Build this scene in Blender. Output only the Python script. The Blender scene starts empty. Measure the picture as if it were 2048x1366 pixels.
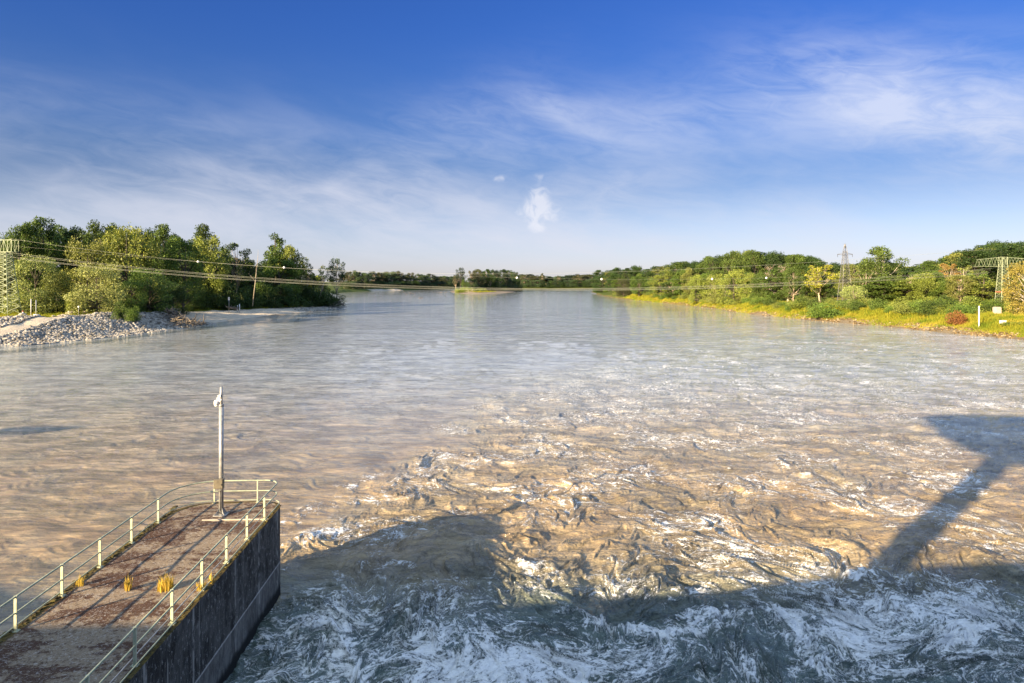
import bpy, math, random
import numpy as np
from mathutils import Vector, Matrix
PI = math.pi
R = math.radians
rng = np.random.default_rng(7)
random.seed(7)
SC = bpy.context.scene
COL = SC.collection

# ------------------------------------------------------------------ camera
HC, FP, HZ = 15.3, 1365.33, 562.0          # eye height above the river, focal length and horizon in photo pixels
cam_d = bpy.data.cameras.new('camera')
cam_d.sensor_width = 36; cam_d.lens = 24
cam_d.shift_y = -(683 - HZ) / 2048
cam_d.clip_start = 0.2; cam_d.clip_end = 30000
cam = bpy.data.objects.new('camera', cam_d); COL.objects.link(cam)
cam.location = (0, 0, HC); cam.rotation_euler = (R(90), 0, 0)
SC.camera = cam

def P(px, py, Y):                            # a point seen at photo pixel px,py at depth Y
    return ((px - 1024) * Y / FP, Y, HC - (py - HZ) * Y / FP)
def W(px, py, z=0.0):                        # the point on level z seen at that pixel
    Y = (HC - z) * FP / (py - HZ)
    return ((px - 1024) * Y / FP, Y)

# ------------------------------------------------------------------ view, sun, sky
SC.view_settings.view_transform = 'Standard'; SC.view_settings.look = 'None'
SC.view_settings.exposure = 1.7; SC.view_settings.gamma = 1
SUN_EL = 16.3
sd = bpy.data.lights.new('sun', 'SUN'); sd.energy = 5.0; sd.angle = R(0.5); sd.color = (1.0, 0.77, 0.48)
sun = bpy.data.objects.new('sun', sd); COL.objects.link(sun)
e_ = R(SUN_EL)
travel = Vector((math.cos(e_) * math.sin(R(45)), math.cos(e_) * math.cos(R(45)), -math.sin(e_)))
sun.rotation_euler = travel.to_track_quat('-Z', 'Y').to_euler()
sun.location = (-60, -60, 60)

w = bpy.data.worlds.new('World'); SC.world = w; w.use_nodes = True
nt = w.node_tree; nt.nodes.clear()
class G:                                     # tiny node helper
    def __init__(s, nt): s.nt = nt
    def n(s, t, **k):
        o = s.nt.nodes.new(t)
        for a, b in k.items(): setattr(o, a, b)
        return o
    def put(s, sock, v):
        if isinstance(v, bpy.types.NodeSocket): s.nt.links.new(v, sock)
        elif v is not None: sock.default_value = v
    def m(s, op, a, b=None, c=None, clamp=False):
        o = s.n('ShaderNodeMath', operation=op, use_clamp=clamp)
        s.put(o.inputs[0], a)
        if b is not None: s.put(o.inputs[1], b)
        if c is not None: s.put(o.inputs[2], c)
        return o.outputs[0]
    def vm(s, op, a, b=None):
        o = s.n('ShaderNodeVectorMath', operation=op)
        s.put(o.inputs[0], a)
        if b is not None: s.put(o.inputs[3 if op == 'SCALE' else 1], b)
        return o.outputs[0]
    def ss(s, v, a, b, lo=0.0, hi=1.0):
        o = s.n('ShaderNodeMapRange', interpolation_type='SMOOTHSTEP')
        s.put(o.inputs[0], v)
        for i, q in enumerate((a, b, lo, hi)): s.put(o.inputs[1 + i], q)
        return o.outputs[0]
    def mix(s, f, a, b, blend='MIX'):
        o = s.n('ShaderNodeMix', data_type='RGBA', blend_type=blend)
        s.put(o.inputs[0], f)
        s.put(o.inputs[6], a if isinstance(a, bpy.types.NodeSocket) else (*a, 1)[:4])
        s.put(o.inputs[7], b if isinstance(b, bpy.types.NodeSocket) else (*b, 1)[:4])
        return o.outputs[2]
    def noise(s, vec, scale, detail=3, rough=0.5, dist=0.0, out=0):
        o = s.n('ShaderNodeTexNoise')
        if vec is not None: s.put(o.inputs['Vector'], vec)
        s.put(o.inputs['Scale'], scale); s.put(o.inputs['Detail'], detail)
        s.put(o.inputs['Roughness'], rough); s.put(o.inputs['Distortion'], dist)
        return o.outputs[out]
    def sep(s, v):
        o = s.n('ShaderNodeSeparateXYZ'); s.put(o.inputs[0], v); return o.outputs
    def comb(s, x, y, z):
        o = s.n('ShaderNodeCombineXYZ')
        for i, q in enumerate((x, y, z)): s.put(o.inputs[i], q)
        return o.outputs[0]
    def attr(s, name): return s.n('ShaderNodeAttribute', attribute_name=name)

g = G(nt)
sky = g.n('ShaderNodeTexSky', sky_type='NISHITA', sun_disc=False)
sky.sun_elevation = R(SUN_EL); sky.sun_rotation = R(225)
sky.air_density = 1.0; sky.dust_density = 0.6; sky.ozone_density = 2.5; sky.altitude = 300
dirv = g.n('ShaderNodeTexCoord').outputs['Generated']
dx, dy, dz = g.sep(g.vm('NORMALIZE', dirv))
el = g.m('ARCSINE', dz)
az = g.m('ARCTAN2', dx, dy)
# deeper blue upwards, paler milky air towards the horizon
ramp = g.n('ShaderNodeValToRGB'); g.put(ramp.inputs[0], g.m('DIVIDE', el, R(40)))
cr = ramp.color_ramp; cr.interpolation = 'B_SPLINE'
stops = [(0.0, (0.78, 0.76, 1.12)), (0.11, (0.60, 0.60, .80)), (0.19, (0.42, 0.43, .60)), (0.29, (0.32, 0.44, .69)), (0.5, (0.19, 0.385, .86)), (0.75, (0.22, 0.42, .9)), (1.0, (0.7, 0.85, 1.1))]
cr.elements[0].position, cr.elements[0].color = stops[0][0], (*stops[0][1], 1)
cr.elements[1].position, cr.elements[1].color = stops[-1][0], (*stops[-1][1], 1)
for p_, c_ in stops[1:-1]:
    e = cr.elements.new(p_); e.color = (*c_, 1)
blue = g.mix(1.0, sky.outputs[0], ramp.outputs[0], 'MULTIPLY')
# thin cloud sheets, placed by azimuth and elevation
def azel(px, py):
    u, v = (px - 1024) / FP, (HZ - py) / FP
    return math.atan(u), math.atan(v * math.cos(math.atan(u)))
def blob(px, py, wx, wy, rot, amt):
    a, b = azel(px, py)
    da, de = g.m('SUBTRACT', az, a), g.m('SUBTRACT', el, b)
    c, s_ = math.cos(R(rot)), math.sin(R(rot))
    x = g.m('ADD', g.m('MULTIPLY', da, c * FP / wx), g.m('MULTIPLY', de, s_ * FP / wx))
    y = g.m('ADD', g.m('MULTIPLY', da, -s_ * FP / wy), g.m('MULTIPLY', de, c * FP / wy))
    r2 = g.m('ADD', g.m('MULTIPLY', x, x), g.m('MULTIPLY', y, y))
    return g.m('MULTIPLY', g.m('EXPONENT', g.m('MULTIPLY', r2, -1.0)), amt)
def addup(l):
    t = l[0]
    for q in l[1:]: t = g.m('ADD', t, q)
    return t
veil = addup([blob(1850, 200, 260, 85, -16, 1.0), blob(1960, 280, 200, 50, -14, .35), blob(1640, 130, 120, 30, -8, .35),
              blob(330, 335, 420, 50, -4, .30), blob(130, 200, 320, 40, -5, .15), blob(1110, 212, 80, 30, -15, .40),
              blob(1300, 240, 260, 60, 5, .35), blob(900, 260, 200, 70, 30, .3), blob(700, 400, 600, 80, 3, .36),
              blob(1500, 420, 700, 90, 0, .34), blob(350, 430, 500, 70, 0, .32), blob(1050, 500, 900, 60, 0, .34), blob(1350, 250, 500, 80, 0, .20), blob(500, 300, 700, 80, 0, .12), blob(1210, 400, 70, 40, 40, .3)])
cx = g.m('MULTIPLY', az, 3.0); cy = g.m('MULTIPLY', el, 9.0)
cv = g.comb(g.m('ADD', cx, g.m('MULTIPLY', el, 2.0)), g.m('ADD', cy, g.m('MULTIPLY', az, .75)), 0.3)
n1 = g.noise(cv, 1.5, 5, 0.52, 0.5)
n2 = g.noise(cv, 5.0, 8, 0.66, 1.0)
tex = g.ss(g.m('ADD', g.m('MULTIPLY', n1, .66), g.m('MULTIPLY', n2, .34)), .27, .72)
rest = g.m('ADD', g.m('MULTIPLY', g.ss(n1, .45, .8), g.ss(el, R(20), R(5), 0.0, .16)), g.m('MULTIPLY', g.ss(n1, .25, .6), g.ss(el, R(29), R(50), 0, .95)))  # second term: added cloud cover overhead, above the view
thin = g.m('ADD', g.m('ADD', g.m('MULTIPLY', veil, tex), rest), g.ss(el, R(9), R(1.0), 0, .38), clamp=True)
puffs = addup([blob(1076, 385, 26, 32, 0, 1.1), blob(1062, 420, 36, 24, 20, 1.1), blob(1105, 430, 36, 22, 0, 1.1), blob(1075, 455, 22, 16, 0, .9),
               blob(1000, 357, 20, 12, 20, .95), blob(1125, 355, 20, 22, -30, .6), blob(1212, 412, 28, 26, 50, .45), blob(1080, 352, 14, 8, 0, .7)])
n3 = g.noise(g.comb(az, el, 0.0), 42.0, 6, 0.58, 1.2)
puff = g.ss(g.m('MULTIPLY', puffs, g.m('ADD', g.m('MULTIPLY', n3, 1.9), -.25)), .35, 1.15)
cloudc = g.mix(g.ss(el, R(2), R(16)), (4.4, 4.4, 4.9), (4.9, 5.1, 5.8))
cloudc = g.mix(g.ss(el, R(26), R(40)), cloudc, (7.6, 9.6, 11.6))  # bright bluish cloud overhead, out of view, added to fill the shade
skyc = g.mix(g.m('MULTIPLY', thin, .68), blue, cloudc)
skyc = g.mix(g.m('MULTIPLY', puff, .58), skyc, (5.2, 5.2, 5.6))
bg = g.n('ShaderNodeBackground'); bg.inputs[1].default_value = 0.055
g.put(bg.inputs[0], skyc)
out = g.n('ShaderNodeOutputWorld'); nt.links.new(bg.outputs[0], out.inputs[0])

# ------------------------------------------------------------------ helpers
def tag(o, label=None, cat=None, group=None, kind=None):
    if label: o['label'] = label
    if cat: o['category'] = cat
    if group: o['group'] = group
    if kind: o['kind'] = kind
    return o
def empty(name, loc, label, cat, group=None, rz=0):
    o = bpy.data.objects.new(name, None); COL.objects.link(o)
    o.location = loc; o.rotation_euler = (0, 0, rz); o.empty_display_size = .2
    return tag(o, label, cat, group)
def npmesh(name, v, f, smooth=False, mat=None, midx=None):
    v = np.asarray(v, dtype=np.float32); f = np.asarray(f, dtype=np.int32)
    me = bpy.data.meshes.new(name)
    me.vertices.add(len(v)); me.vertices.foreach_set('co', v.ravel())
    k = f.shape[1]
    me.loops.add(f.size); me.loops.foreach_set('vertex_index', f.ravel())
    me.polygons.add(len(f))
    me.polygons.foreach_set('loop_start', np.arange(0, f.size, k, dtype=np.int32))
    me.polygons.foreach_set('loop_total', np.full(len(f), k, dtype=np.int32))
    if smooth: me.polygons.foreach_set('use_smooth', np.ones(len(f), dtype=bool))
    for m_ in (mat if isinstance(mat, (list, tuple)) else [mat]):
        if m_: me.materials.append(m_)
    if midx is not None: me.polygons.foreach_set('material_index', np.asarray(midx, dtype=np.int32))
    me.update(calc_edges=True)
    return me
def link(name, me, parent=None, loc=None):
    o = bpy.data.objects.new(name, me); COL.objects.link(o)
    if parent: o.parent = parent
    if loc: o.location = loc
    return o
class MB:                                    # mesh collector (python lists, small things)
    def __init__(s): s.v = []; s.f = []
    def add(s, v, f):
        b = len(s.v); s.v += [tuple(q) for q in v]; s.f += [tuple(i + b for i in q) for q in f]; return s
    def box(s, c, d, rz=0.0):
        x, y, z = (q / 2 for q in d); cs, sn = math.cos(rz), math.sin(rz)
        vs = []
        for k in (-z, z):
            for a, b in ((-x, -y), (x, -y), (x, y), (-x, y)):
                vs.append((c[0] + a * cs - b * sn, c[1] + a * sn + b * cs, c[2] + k))
        return s.add(vs, [(3, 2, 1, 0), (4, 5, 6, 7), (0, 1, 5, 4), (1, 2, 6, 5), (2, 3, 7, 6), (3, 0, 4, 7)])
    def tube(s, pts, r, n=8, caps=True):
        pts = [Vector(p) for p in pts]
        rs = r if isinstance(r, (list, tuple)) else [r] * len(pts)
        rings = []; vs = []; up = None
        for i, p in enumerate(pts):
            t = (pts[min(i + 1, len(pts) - 1)] - pts[max(i - 1, 0)]).normalized()
            if up is None: up = t.orthogonal().normalized()
            up = (up - t * up.dot(t)).normalized(); w_ = t.cross(up)
            for k in range(n):
                a = 2 * PI * k / n
                vs.append(p + (up * math.cos(a) + w_ * math.sin(a)) * rs[i])
        fs = []
        for i in range(len(pts) - 1):
            for k in range(n):
                a, b = i * n + k, i * n + (k + 1) % n
                fs.append((a, b, b + n, a + n))
        if caps:
            fs.append(tuple(range(n - 1, -1, -1))); fs.append(tuple(range((len(pts) - 1) * n, len(pts) * n)))
        return s.add(vs, fs)
    def mesh(s, name, mat, smooth=False):
        me = bpy.data.meshes.new(name); me.from_pydata(s.v, [], s.f)
        if mat: me.materials.append(mat)
        if smooth: me.polygons.foreach_set('use_smooth', np.ones(len(me.polygons), dtype=bool))
        me.update(); return me
    def obj(s, name, mat, parent=None, smooth=False, loc=None):
        return link(name, s.mesh(name, mat, smooth), parent, loc)
def bevel(o, w_=.02, seg=2):
    m_ = o.modifiers.new('bevel', 'BEVEL'); m_.width = w_; m_.segments = seg; m_.limit_method = 'ANGLE'; return o
def sstep(x, a, b):
    t = np.clip((x - a) / (b - a), 0, 1); return t * t * (3 - 2 * t)

# periodic smooth noise tile
TN = 1024
def tile(seed, k0=64, bw=.45):
    r_ = np.random.default_rng(seed)
    F = np.fft.fft2(r_.standard_normal((TN, TN)))
    k = np.fft.fftfreq(TN) * TN
    kk = np.hypot(k[:, None], k[None, :]) + 1e-6
    F *= np.exp(-(np.log(kk / k0) / bw) ** 2)
    t = np.real(np.fft.ifft2(F)); return (t / t.std()).astype(np.float32)
TIL = [tile(s_) for s_ in (11, 12, 13, 14)]
def look(t, x, y, L):                        # sample tile so that its typical wavelength is L metres
    s_ = (TN / 64) / L
    a = np.mod(x * s_, TN); b = np.mod(y * s_, TN)
    i = a.astype(np.int32); j = b.astype(np.int32); fx = a - i; fy = b - j
    i %= TN; j %= TN; i1 = (i + 1) % TN; j1 = (j + 1) % TN
    fx = fx * fx * (3 - 2 * fx) * .5 + fx * .5; fy = fy * fy * (3 - 2 * fy) * .5 + fy * .5
    return (t[i, j] * (1 - fx) + t[i1, j] * fx) * (1 - fy) + (t[i, j1] * (1 - fx) + t[i1, j1] * fx) * fy
CURL = [(-np.gradient(t, axis=1), np.gradient(t, axis=0)) for t in TIL[:3]]
CURL = [((np.gradient(t, axis=1)) / np.std(np.gradient(t, axis=1)), -(np.gradient(t, axis=0)) / np.std(np.gradient(t, axis=0))) for t in TIL[:3]]

# ------------------------------------------------------------------ materials
def mat(name):
    m_ = bpy.data.materials.new(name); m_.use_nodes = True
    m_.node_tree.nodes.clear(); return m_, G(m_.node_tree)
def principled(g, base, rough=.6, metal=0.0, normal=None, spec=.5):
    p = g.n('ShaderNodeBsdfPrincipled')
    g.put(p.inputs['Base Color'], base if isinstance(base, bpy.types.NodeSocket) else (*base, 1))
    g.put(p.inputs['Roughness'], rough); g.put(p.inputs['Metallic'], metal)
    g.put(p.inputs['Specular IOR Level'], spec)
    if normal is not None: g.put(p.inputs['Normal'], normal)
    return p
def fin(g, sh): 
    o = g.n('ShaderNodeOutputMaterial'); g.nt.links.new(sh if isinstance(sh, bpy.types.NodeSocket) else sh.outputs[0], o.inputs[0])
def bump(g, h, dist, strength=1.0, normal=None):
    b = g.n('ShaderNodeBump'); g.put(b.inputs['Height'], h); g.put(b.inputs['Distance'], dist); g.put(b.inputs['Strength'], strength)
    if normal is not None: g.put(b.inputs['Normal'], normal)
    return b.outputs[0]
def plain(name, c1, c2, scale=6.0, rough=.6, metal=0.0, spec=.4):
    m_, g = mat(name)
    co = g.n('ShaderNodeTexCoord').outputs['Object']
    f = g.ss(g.noise(co, scale, 5, .6), .38, .64)
    fin(g, principled(g, g.mix(f, c1, c2), rough, metal, spec=spec)); return m_
M_GALV = plain('galvanised_steel', (.30, .30, .29), (.46, .46, .44), 5, .42, .35)
M_RAIL = plain('rail_paint', (.42, .45, .30), (.58, .58, .40), 9, .5)
M_RAILT = plain('rail_tube_paint', (.26, .30, .22), (.40, .43, .30), 5, .45)
M_WHITE = plain('white_plastic', (.70, .70, .68), (.82, .82, .80), 9, .4)
M_BOX = plain('box_paint', (.10, .085, .06), (.15, .13, .09), 8, .5)
M_DARK = plain('dark_metal', (.03, .03, .03), (.07, .06, .05), 8, .6)
M_PYL = plain('pylon_steel', (.24, .29, .18), (.38, .43, .28), .5, .55, .2)
M_PYLG = plain('pylon_grey_steel', (.10, .10, .10), (.22, .22, .21), .5, .5, .3)
M_WIRE = plain('cable_aluminium', (.42, .43, .33), (.58, .58, .46), .1, .4, .3)
M_CONC = plain('plain_concrete', (.20, .19, .17), (.30, .28, .25), .4, .85)
M_BLOCK = plain('pale_concrete', (.42, .36, .28), (.55, .48, .40), 2, .85)
M_DRIFT = plain('driftwood', (.10, .08, .06), (.30, .26, .21), 2, .9)
M_POLEW = plain('pale_wood', (.30, .25, .18), (.44, .38, .28), 2, .9)
M_RED = plain('faded_red', (.45, .10, .06), (.55, .16, .10), 4, .6)

# foliage: colour comes from the object's own colour, varied leaf by leaf
def leafmat(name, trans=.35):
    m_, g = mat(name)
    oi = g.n('ShaderNodeObjectInfo')
    t = g.attr('tint').outputs['Fac']
    v = g.m('MULTIPLY_ADD', t, 1.0, .50)
    c = g.mix(1.0, oi.outputs['Color'], g.comb(v, v, v), 'MULTIPLY')
    c = g.mix(g.m('MULTIPLY', g.ss(t, .55, 1.0), .45), c, g.mix(1.0, oi.outputs['Color'], (1.45, 1.30, .60, 1), 'MULTIPLY'))
    p = principled(g, c, .55, spec=.25)
    tr = g.n('ShaderNodeBsdfTranslucent'); g.put(tr.inputs[0], g.mix(1.0, c, (1.2, 1.25, .6, 1), 'MULTIPLY'))
    ms = g.n('ShaderNodeMixShader'); ms.inputs[0].default_value = trans
    g.nt.links.new(p.outputs[0], ms.inputs[1]); g.nt.links.new(tr.outputs[0], ms.inputs[2])
    fin(g, ms); return m_
M_LEAF = leafmat('foliage', .22)
def barkmat():
    m_, g = mat('bark')
    oi = g.n('ShaderNodeObjectInfo')
    co = g.n('ShaderNodeTexCoord').outputs['Object']
    f = g.noise(co, 1.2, 5, .7)
    v = g.m('MULTIPLY_ADD', f, 1.2, .4)
    fin(g, principled(g, g.mix(1.0, oi.outputs['Color'], g.comb(v, v, v), 'MULTIPLY'), .85, spec=.2)); return m_
M_BARK = barkmat()

# ------------------------------------------------------------------ the river's shores
LEFT = [(-150, -40), (-140, 40), (-128, 110), (-118, 157), (-112.7, 174), (-108.3, 187), (-107.5, 213), (-106.5, 236), (-106.8, 246), (-108.5, 271), (-105.5, 307),
        (-99, 345), (-97.2, 375), (-97.4, 398), (-101, 407), (-116, 415), (-150, 450), (-188, 560), (-212, 700), (-222, 830), (-222, 950), (-205, 1040), (-197, 1075), (-185, 1085), (-172, 1150), (-140, 1250), (-112, 1340), (-60, 1385)]
RIGHT = [(40, 1395), (170, 1392), (170, 1300), (150, 1150), (112, 950), (103, 835), (96, 740), (93, 660), (94, 600), (102, 500), (107, 455), (113, 380), (110, 330), (112.7, 286), (118, 262),
         (125, 231), (128.6, 199), (133, 177), (141, 130), (152, 60), (160, -40)]
RIVER = np.array(LEFT + RIGHT, dtype=np.float64)
ISLE = np.array([(-55, 806), (-35, 800), (-14, 830), (2, 930), (10, 1040), (8, 1250), (-60, 1290), (-95, 1200), (-96, 1050), (-80, 900), (-68, 845)], dtype=np.float64)
def sdf(poly, x, y):                         # negative inside
    d2 = np.full(x.shape, 1e18); ins = np.zeros(x.shape, dtype=bool)
    n = len(poly)
    for i in range(n):
        ax, ay = poly[i]; bx, by = poly[(i + 1) % n]
        ex, ey = bx - ax, by - ay
        t = np.clip(((x - ax) * ex + (y - ay) * ey) / (ex * ex + ey * ey), 0, 1)
        d2 = np.minimum(d2, (x - ax - t * ex) ** 2 + (y - ay - t * ey) ** 2)
        c = (ay > y) != (by > y)
        with np.errstate(divide='ignore', invalid='ignore'):
            xi = (bx - ax) * (y - ay) / (by - ay + 1e-12) + ax
        ins ^= c & (x < xi)
    d = np.sqrt(d2); return np.where(ins, -d, d)
def path_d(x, y):
    ax, ay, bx, by = -129.8, 194.0, -128.8, 160.0
    t = np.clip(((x - ax) * (bx - ax) + (y - ay) * (by - ay)) / ((bx - ax) ** 2 + (by - ay) ** 2), 0, 1)
    return np.hypot(x - ax - t * (bx - ax), y - ay - t * (by - ay))
def ground_z(x, y, detail=True):
    x = np.asarray(x, dtype=np.float64); y = np.asarray(y, dtype=np.float64)
    s_ = sdf(RIVER, x, y)
    n_ = look(TIL[0], x, y, 14) * .9 + look(TIL[1], x, y, 45) * 2.0
    s_ = s_ + n_ * np.clip((y - 80) / 300, .08, .5)
    wl = np.where(x < -60, 1.0, 0.0)
    # left bank: steep riprap near, gravel beach beyond, cut edge between
    rip = 5.2 * sstep(s_, 0, np.interp(y, [150, 185, 215, 240], [40, 27, 15, 8])) - .12
    beach = 2.6 * np.clip(s_ / 32, 0, 1) ** .8 + 1.6 * sstep(s_, 34, 52)
    far = 3.2 * sstep(s_, 0, 14)
    t1 = sstep(y + (x + 108) * .25, 226, 236); t2 = sstep(y, 400, 470)
    zl = rip * (1 - t1) + (beach * (1 - t2) + far * t2) * t1
    zr = 1.5 * sstep(s_, -1, 3) + 2.9 * sstep(s_, 3, 17) + 1.2 * sstep(s_, 30, 60)
    z = np.where(wl > 0, zl, zr)
    z = np.where(s_ < 0, np.maximum(s_ * .3, -2.5), z)
    si = -sdf(ISLE, x, y)  # positive inside
    zi = np.where(si > 0, 1.9 * sstep(si, 0, 26), np.maximum(si * .12, -2.5))
    z = np.where(s_ < -6, np.maximum(np.maximum(z, -2.5), zi), z)
    if detail:
        z = z + np.where(s_ > 1, look(TIL[2], x, y, 9) * .10 + look(TIL[3], x, y, 30) * .18, 0)
        d = np.hypot(x, y); z = z + np.where(s_ > 60, 0.4, 0)
    return z
def gz(x, y): return float(ground_z(np.array([x]), np.array([y]))[0])

# ground sheet
def ground():
    us = np.concatenate([np.linspace(-85, -41, 40), np.linspace(-40.8, 40.8, 900), np.linspace(41, 85, 40)])
    a = np.radians(us)
    r_ = [2.0]
    while r_[-1] < 9000:
        q = r_[-1]; st = q * .0115 if q < 60 or q > 520 else max(.7, q * .0042)
        r_.append(q + max(st, .7))
    r_ = np.array(r_)
    A, Rr = np.meshgrid(a, r_)
    x = (Rr * np.sin(A)).ravel(); y = (Rr * np.cos(A)).ravel() - 3.0
    z = ground_z(x, y)
    na, nr = len(a), len(r_)
    i = np.arange(nr - 1)[:, None] * na + np.arange(na - 1)[None, :]
    f = np.stack([i, i + 1, i + 1 + na, i + na], -1).reshape(-1, 4)
    me = npmesh('ground', np.stack([x, y, z], 1), f[:, ::-1], True, M_GROUND)
    s_ = sdf(RIVER, x, y); si = -sdf(ISLE, x, y)
    left = x < -60
    beach = np.where(left & (y > 232) & (y < 440), 1 - sstep(s_ + look(TIL[1], x, y, 18) * 2.0, np.interp(y, [240, 300, 350, 400], [34, 26, 15, 7]), np.interp(y, [240, 300, 350, 400], [40, 30, 18, 9])), 0)
    beach = np.maximum(beach, np.where(si > -8, 1 - sstep(si + look(TIL[1], x, y, 25) * 4, 14, 26), 0) * (y < 1000))
    beach = np.maximum(beach, np.where(left & (y > 1030) & (y < 1120), 1 - sstep(s_, 8, 14), 0))
    rip = np.where(left & (y < 240), 1 - sstep(s_ + look(TIL[0], x, y, 8), 14, 18), 0)
    rip = np.maximum(rip, np.where(left & (y < 205), 1 - sstep(s_ + look(TIL[0], x, y, 8), np.interp(y, [150, 185, 205], [40, 25, 17]), np.interp(y, [150, 185, 205], [44, 29, 20])), 0))
    rip = np.maximum(rip, np.where((~left) & (y < 320), 1 - sstep(s_ + look(TIL[0], x, y, 6) * 1.2, 2.0, 4.5), 0) * .8)
    # sandy ramp running down the riprap
    dr = path_d(x, y)
    path = (1 - sstep(dr + look(TIL[2], x, y, 5) * .3, 2.0, 3.0)) * (y < 215)
    for nm, arr in (('beach', beach), ('riprap', rip), ('path', path), ('shore', s_)):
        at = me.attributes.new(nm, 'FLOAT', 'POINT'); at.data.foreach_set('value', np.asarray(arr, dtype=np.float32))
    return tag(link('ground', me), kind='structure')
def groundmat():
    m_, g = mat('ground')
    co = g.n('ShaderNodeTexCoord').outputs['Object']
    n1 = g.noise(co, .12, 6, .65); n2 = g.noise(co, 1.1, 5, .7); n3 = g.noise(co, 4.5, 3, .7)
    grass = g.mix(g.ss(n1, .35, .65), (.075, .115, .018), (.24, .22, .035))
    grass = g.mix(g.ss(n2, .45, .75), grass, (.30, .24, .06))
    _, gy, _ = g.sep(co)
    grass = g.mix(g.ss(gy, 480, 780, 0, .85), grass, (.045, .075, .020))
    bea = g.mix(g.ss(n2, .3, .7), (.40, .34, .26), (.60, .53, .43))
    bea = g.mix(g.m('MULTIPLY', g.ss(n3, .55, .7), .5), bea, (.20, .17, .13))
    rp = g.mix(g.ss(n3, .35, .65), (.10, .095, .085), (.34, .31, .27))
    b, r_, p_ = g.attr('beach').outputs['Fac'], g.attr('riprap').outputs['Fac'], g.attr('path').outputs['Fac']
    sh = g.attr('shore').outputs['Fac']
    c = g.mix(b, grass, bea); c = g.mix(r_, c, rp); c = g.mix(p_, c, (.62, .52, .38))
    c = g.mix(g.m('MULTIPLY', g.ss(sh, 1.4, .2), .6), c, (.12, .085, .05))
    fin(g, principled(g, c, .95, spec=.1, normal=bump(g, g.m('ADD', n2, n3), .25, .6))); return m_
M_GROUND = groundmat()
ground()

# ------------------------------------------------------------------ water
SHEAR = np.array([(-13, 33), (-13.2, 38), (-13, 46.1), (-12.3, 51.8), (-10, 56), (-7, 61.8), (-7.1, 72.5), (-6, 87.7), (2.8, 105), (19.5, 151), (51, 213), (93, 268)])
def rollers():
    S = [([(1035, 1165), (1075, 1195), (1120, 1225), (1170, 1248), (1240, 1262), (1310, 1278), (1390, 1278), (1470, 1270), (1520, 1262)], .55, .75, 1.0),
         ([(1350, 1250), (1400, 1252), (1440, 1245), (1475, 1238), (1510, 1232)], .5, .6, .8),
         ([(1235, 1182), (1300, 1196), (1355, 1198), (1400, 1185), (1440, 1168), (1480, 1182), (1515, 1205)], .4, .6, .75),
         ([(1000, 1130), (1040, 1120), (1060, 1145), (1075, 1170)], .35, .5, .8),
         ([(1500, 1235), (1545, 1250), (1600, 1290), (1640, 1340), (1660, 1366)], .4, .7, .7),
         ([(1590, 1330), (1640, 1350), (1680, 1366)], .4, .6, .9),
         ([(1680, 1140), (1700, 1158), (1740, 1165), (1760, 1160)], .45, .5, .9),
         ([(1885, 1160), (1900, 1172), (1930, 1175), (1960, 1170)], .35, .5, .6),
         ([(1890, 1300), (1930, 1280), (1960, 1268), (2020, 1266)], .5, .6, .8),
         ([(760, 1130), (735, 1100), (750, 1085), (790, 1075)], .3, .5, .6),
         ([(640, 1205), (615, 1180), (600, 1190), (598, 1225)], .2, .4, .7),
         ([(690, 1130), (770, 1142), (810, 1130), (815, 1120)], .35, .5, .5),
         ([(590, 1265), (640, 1262), (680, 1272)], .3, .5, .6),
         ([(810, 1255), (830, 1245), (850, 1235)], .3, .5, .7),
         ([(670, 970), (700, 975), (720, 965), (770, 945)], .4, .7, .6),
         ([(565, 1060), (590, 1040), (620, 1025), (650, 1020)], .45, .9, .35),
         ([(700, 1010), (730, 1000), (760, 1015), (775, 1000)], .35, .6, .5),
         ([(570, 1100), (620, 1080), (680, 1060), (740, 1040)], .35, .7, .9),
         ([(880, 1018), (940, 1025), (1000, 1015), (1050, 1005)], .35, .7, .5),
         ([(1000, 985), (1040, 982), (1070, 992)], .35, .6, .7),
         ([(1080, 1180), (1110, 1160), (1060, 1135), (1100, 1110)], .25, .5, .5)]
    return [(np.array([W(*p) for p in pts]), h, w_, f_) for pts, h, w_, f_ in S]
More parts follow.
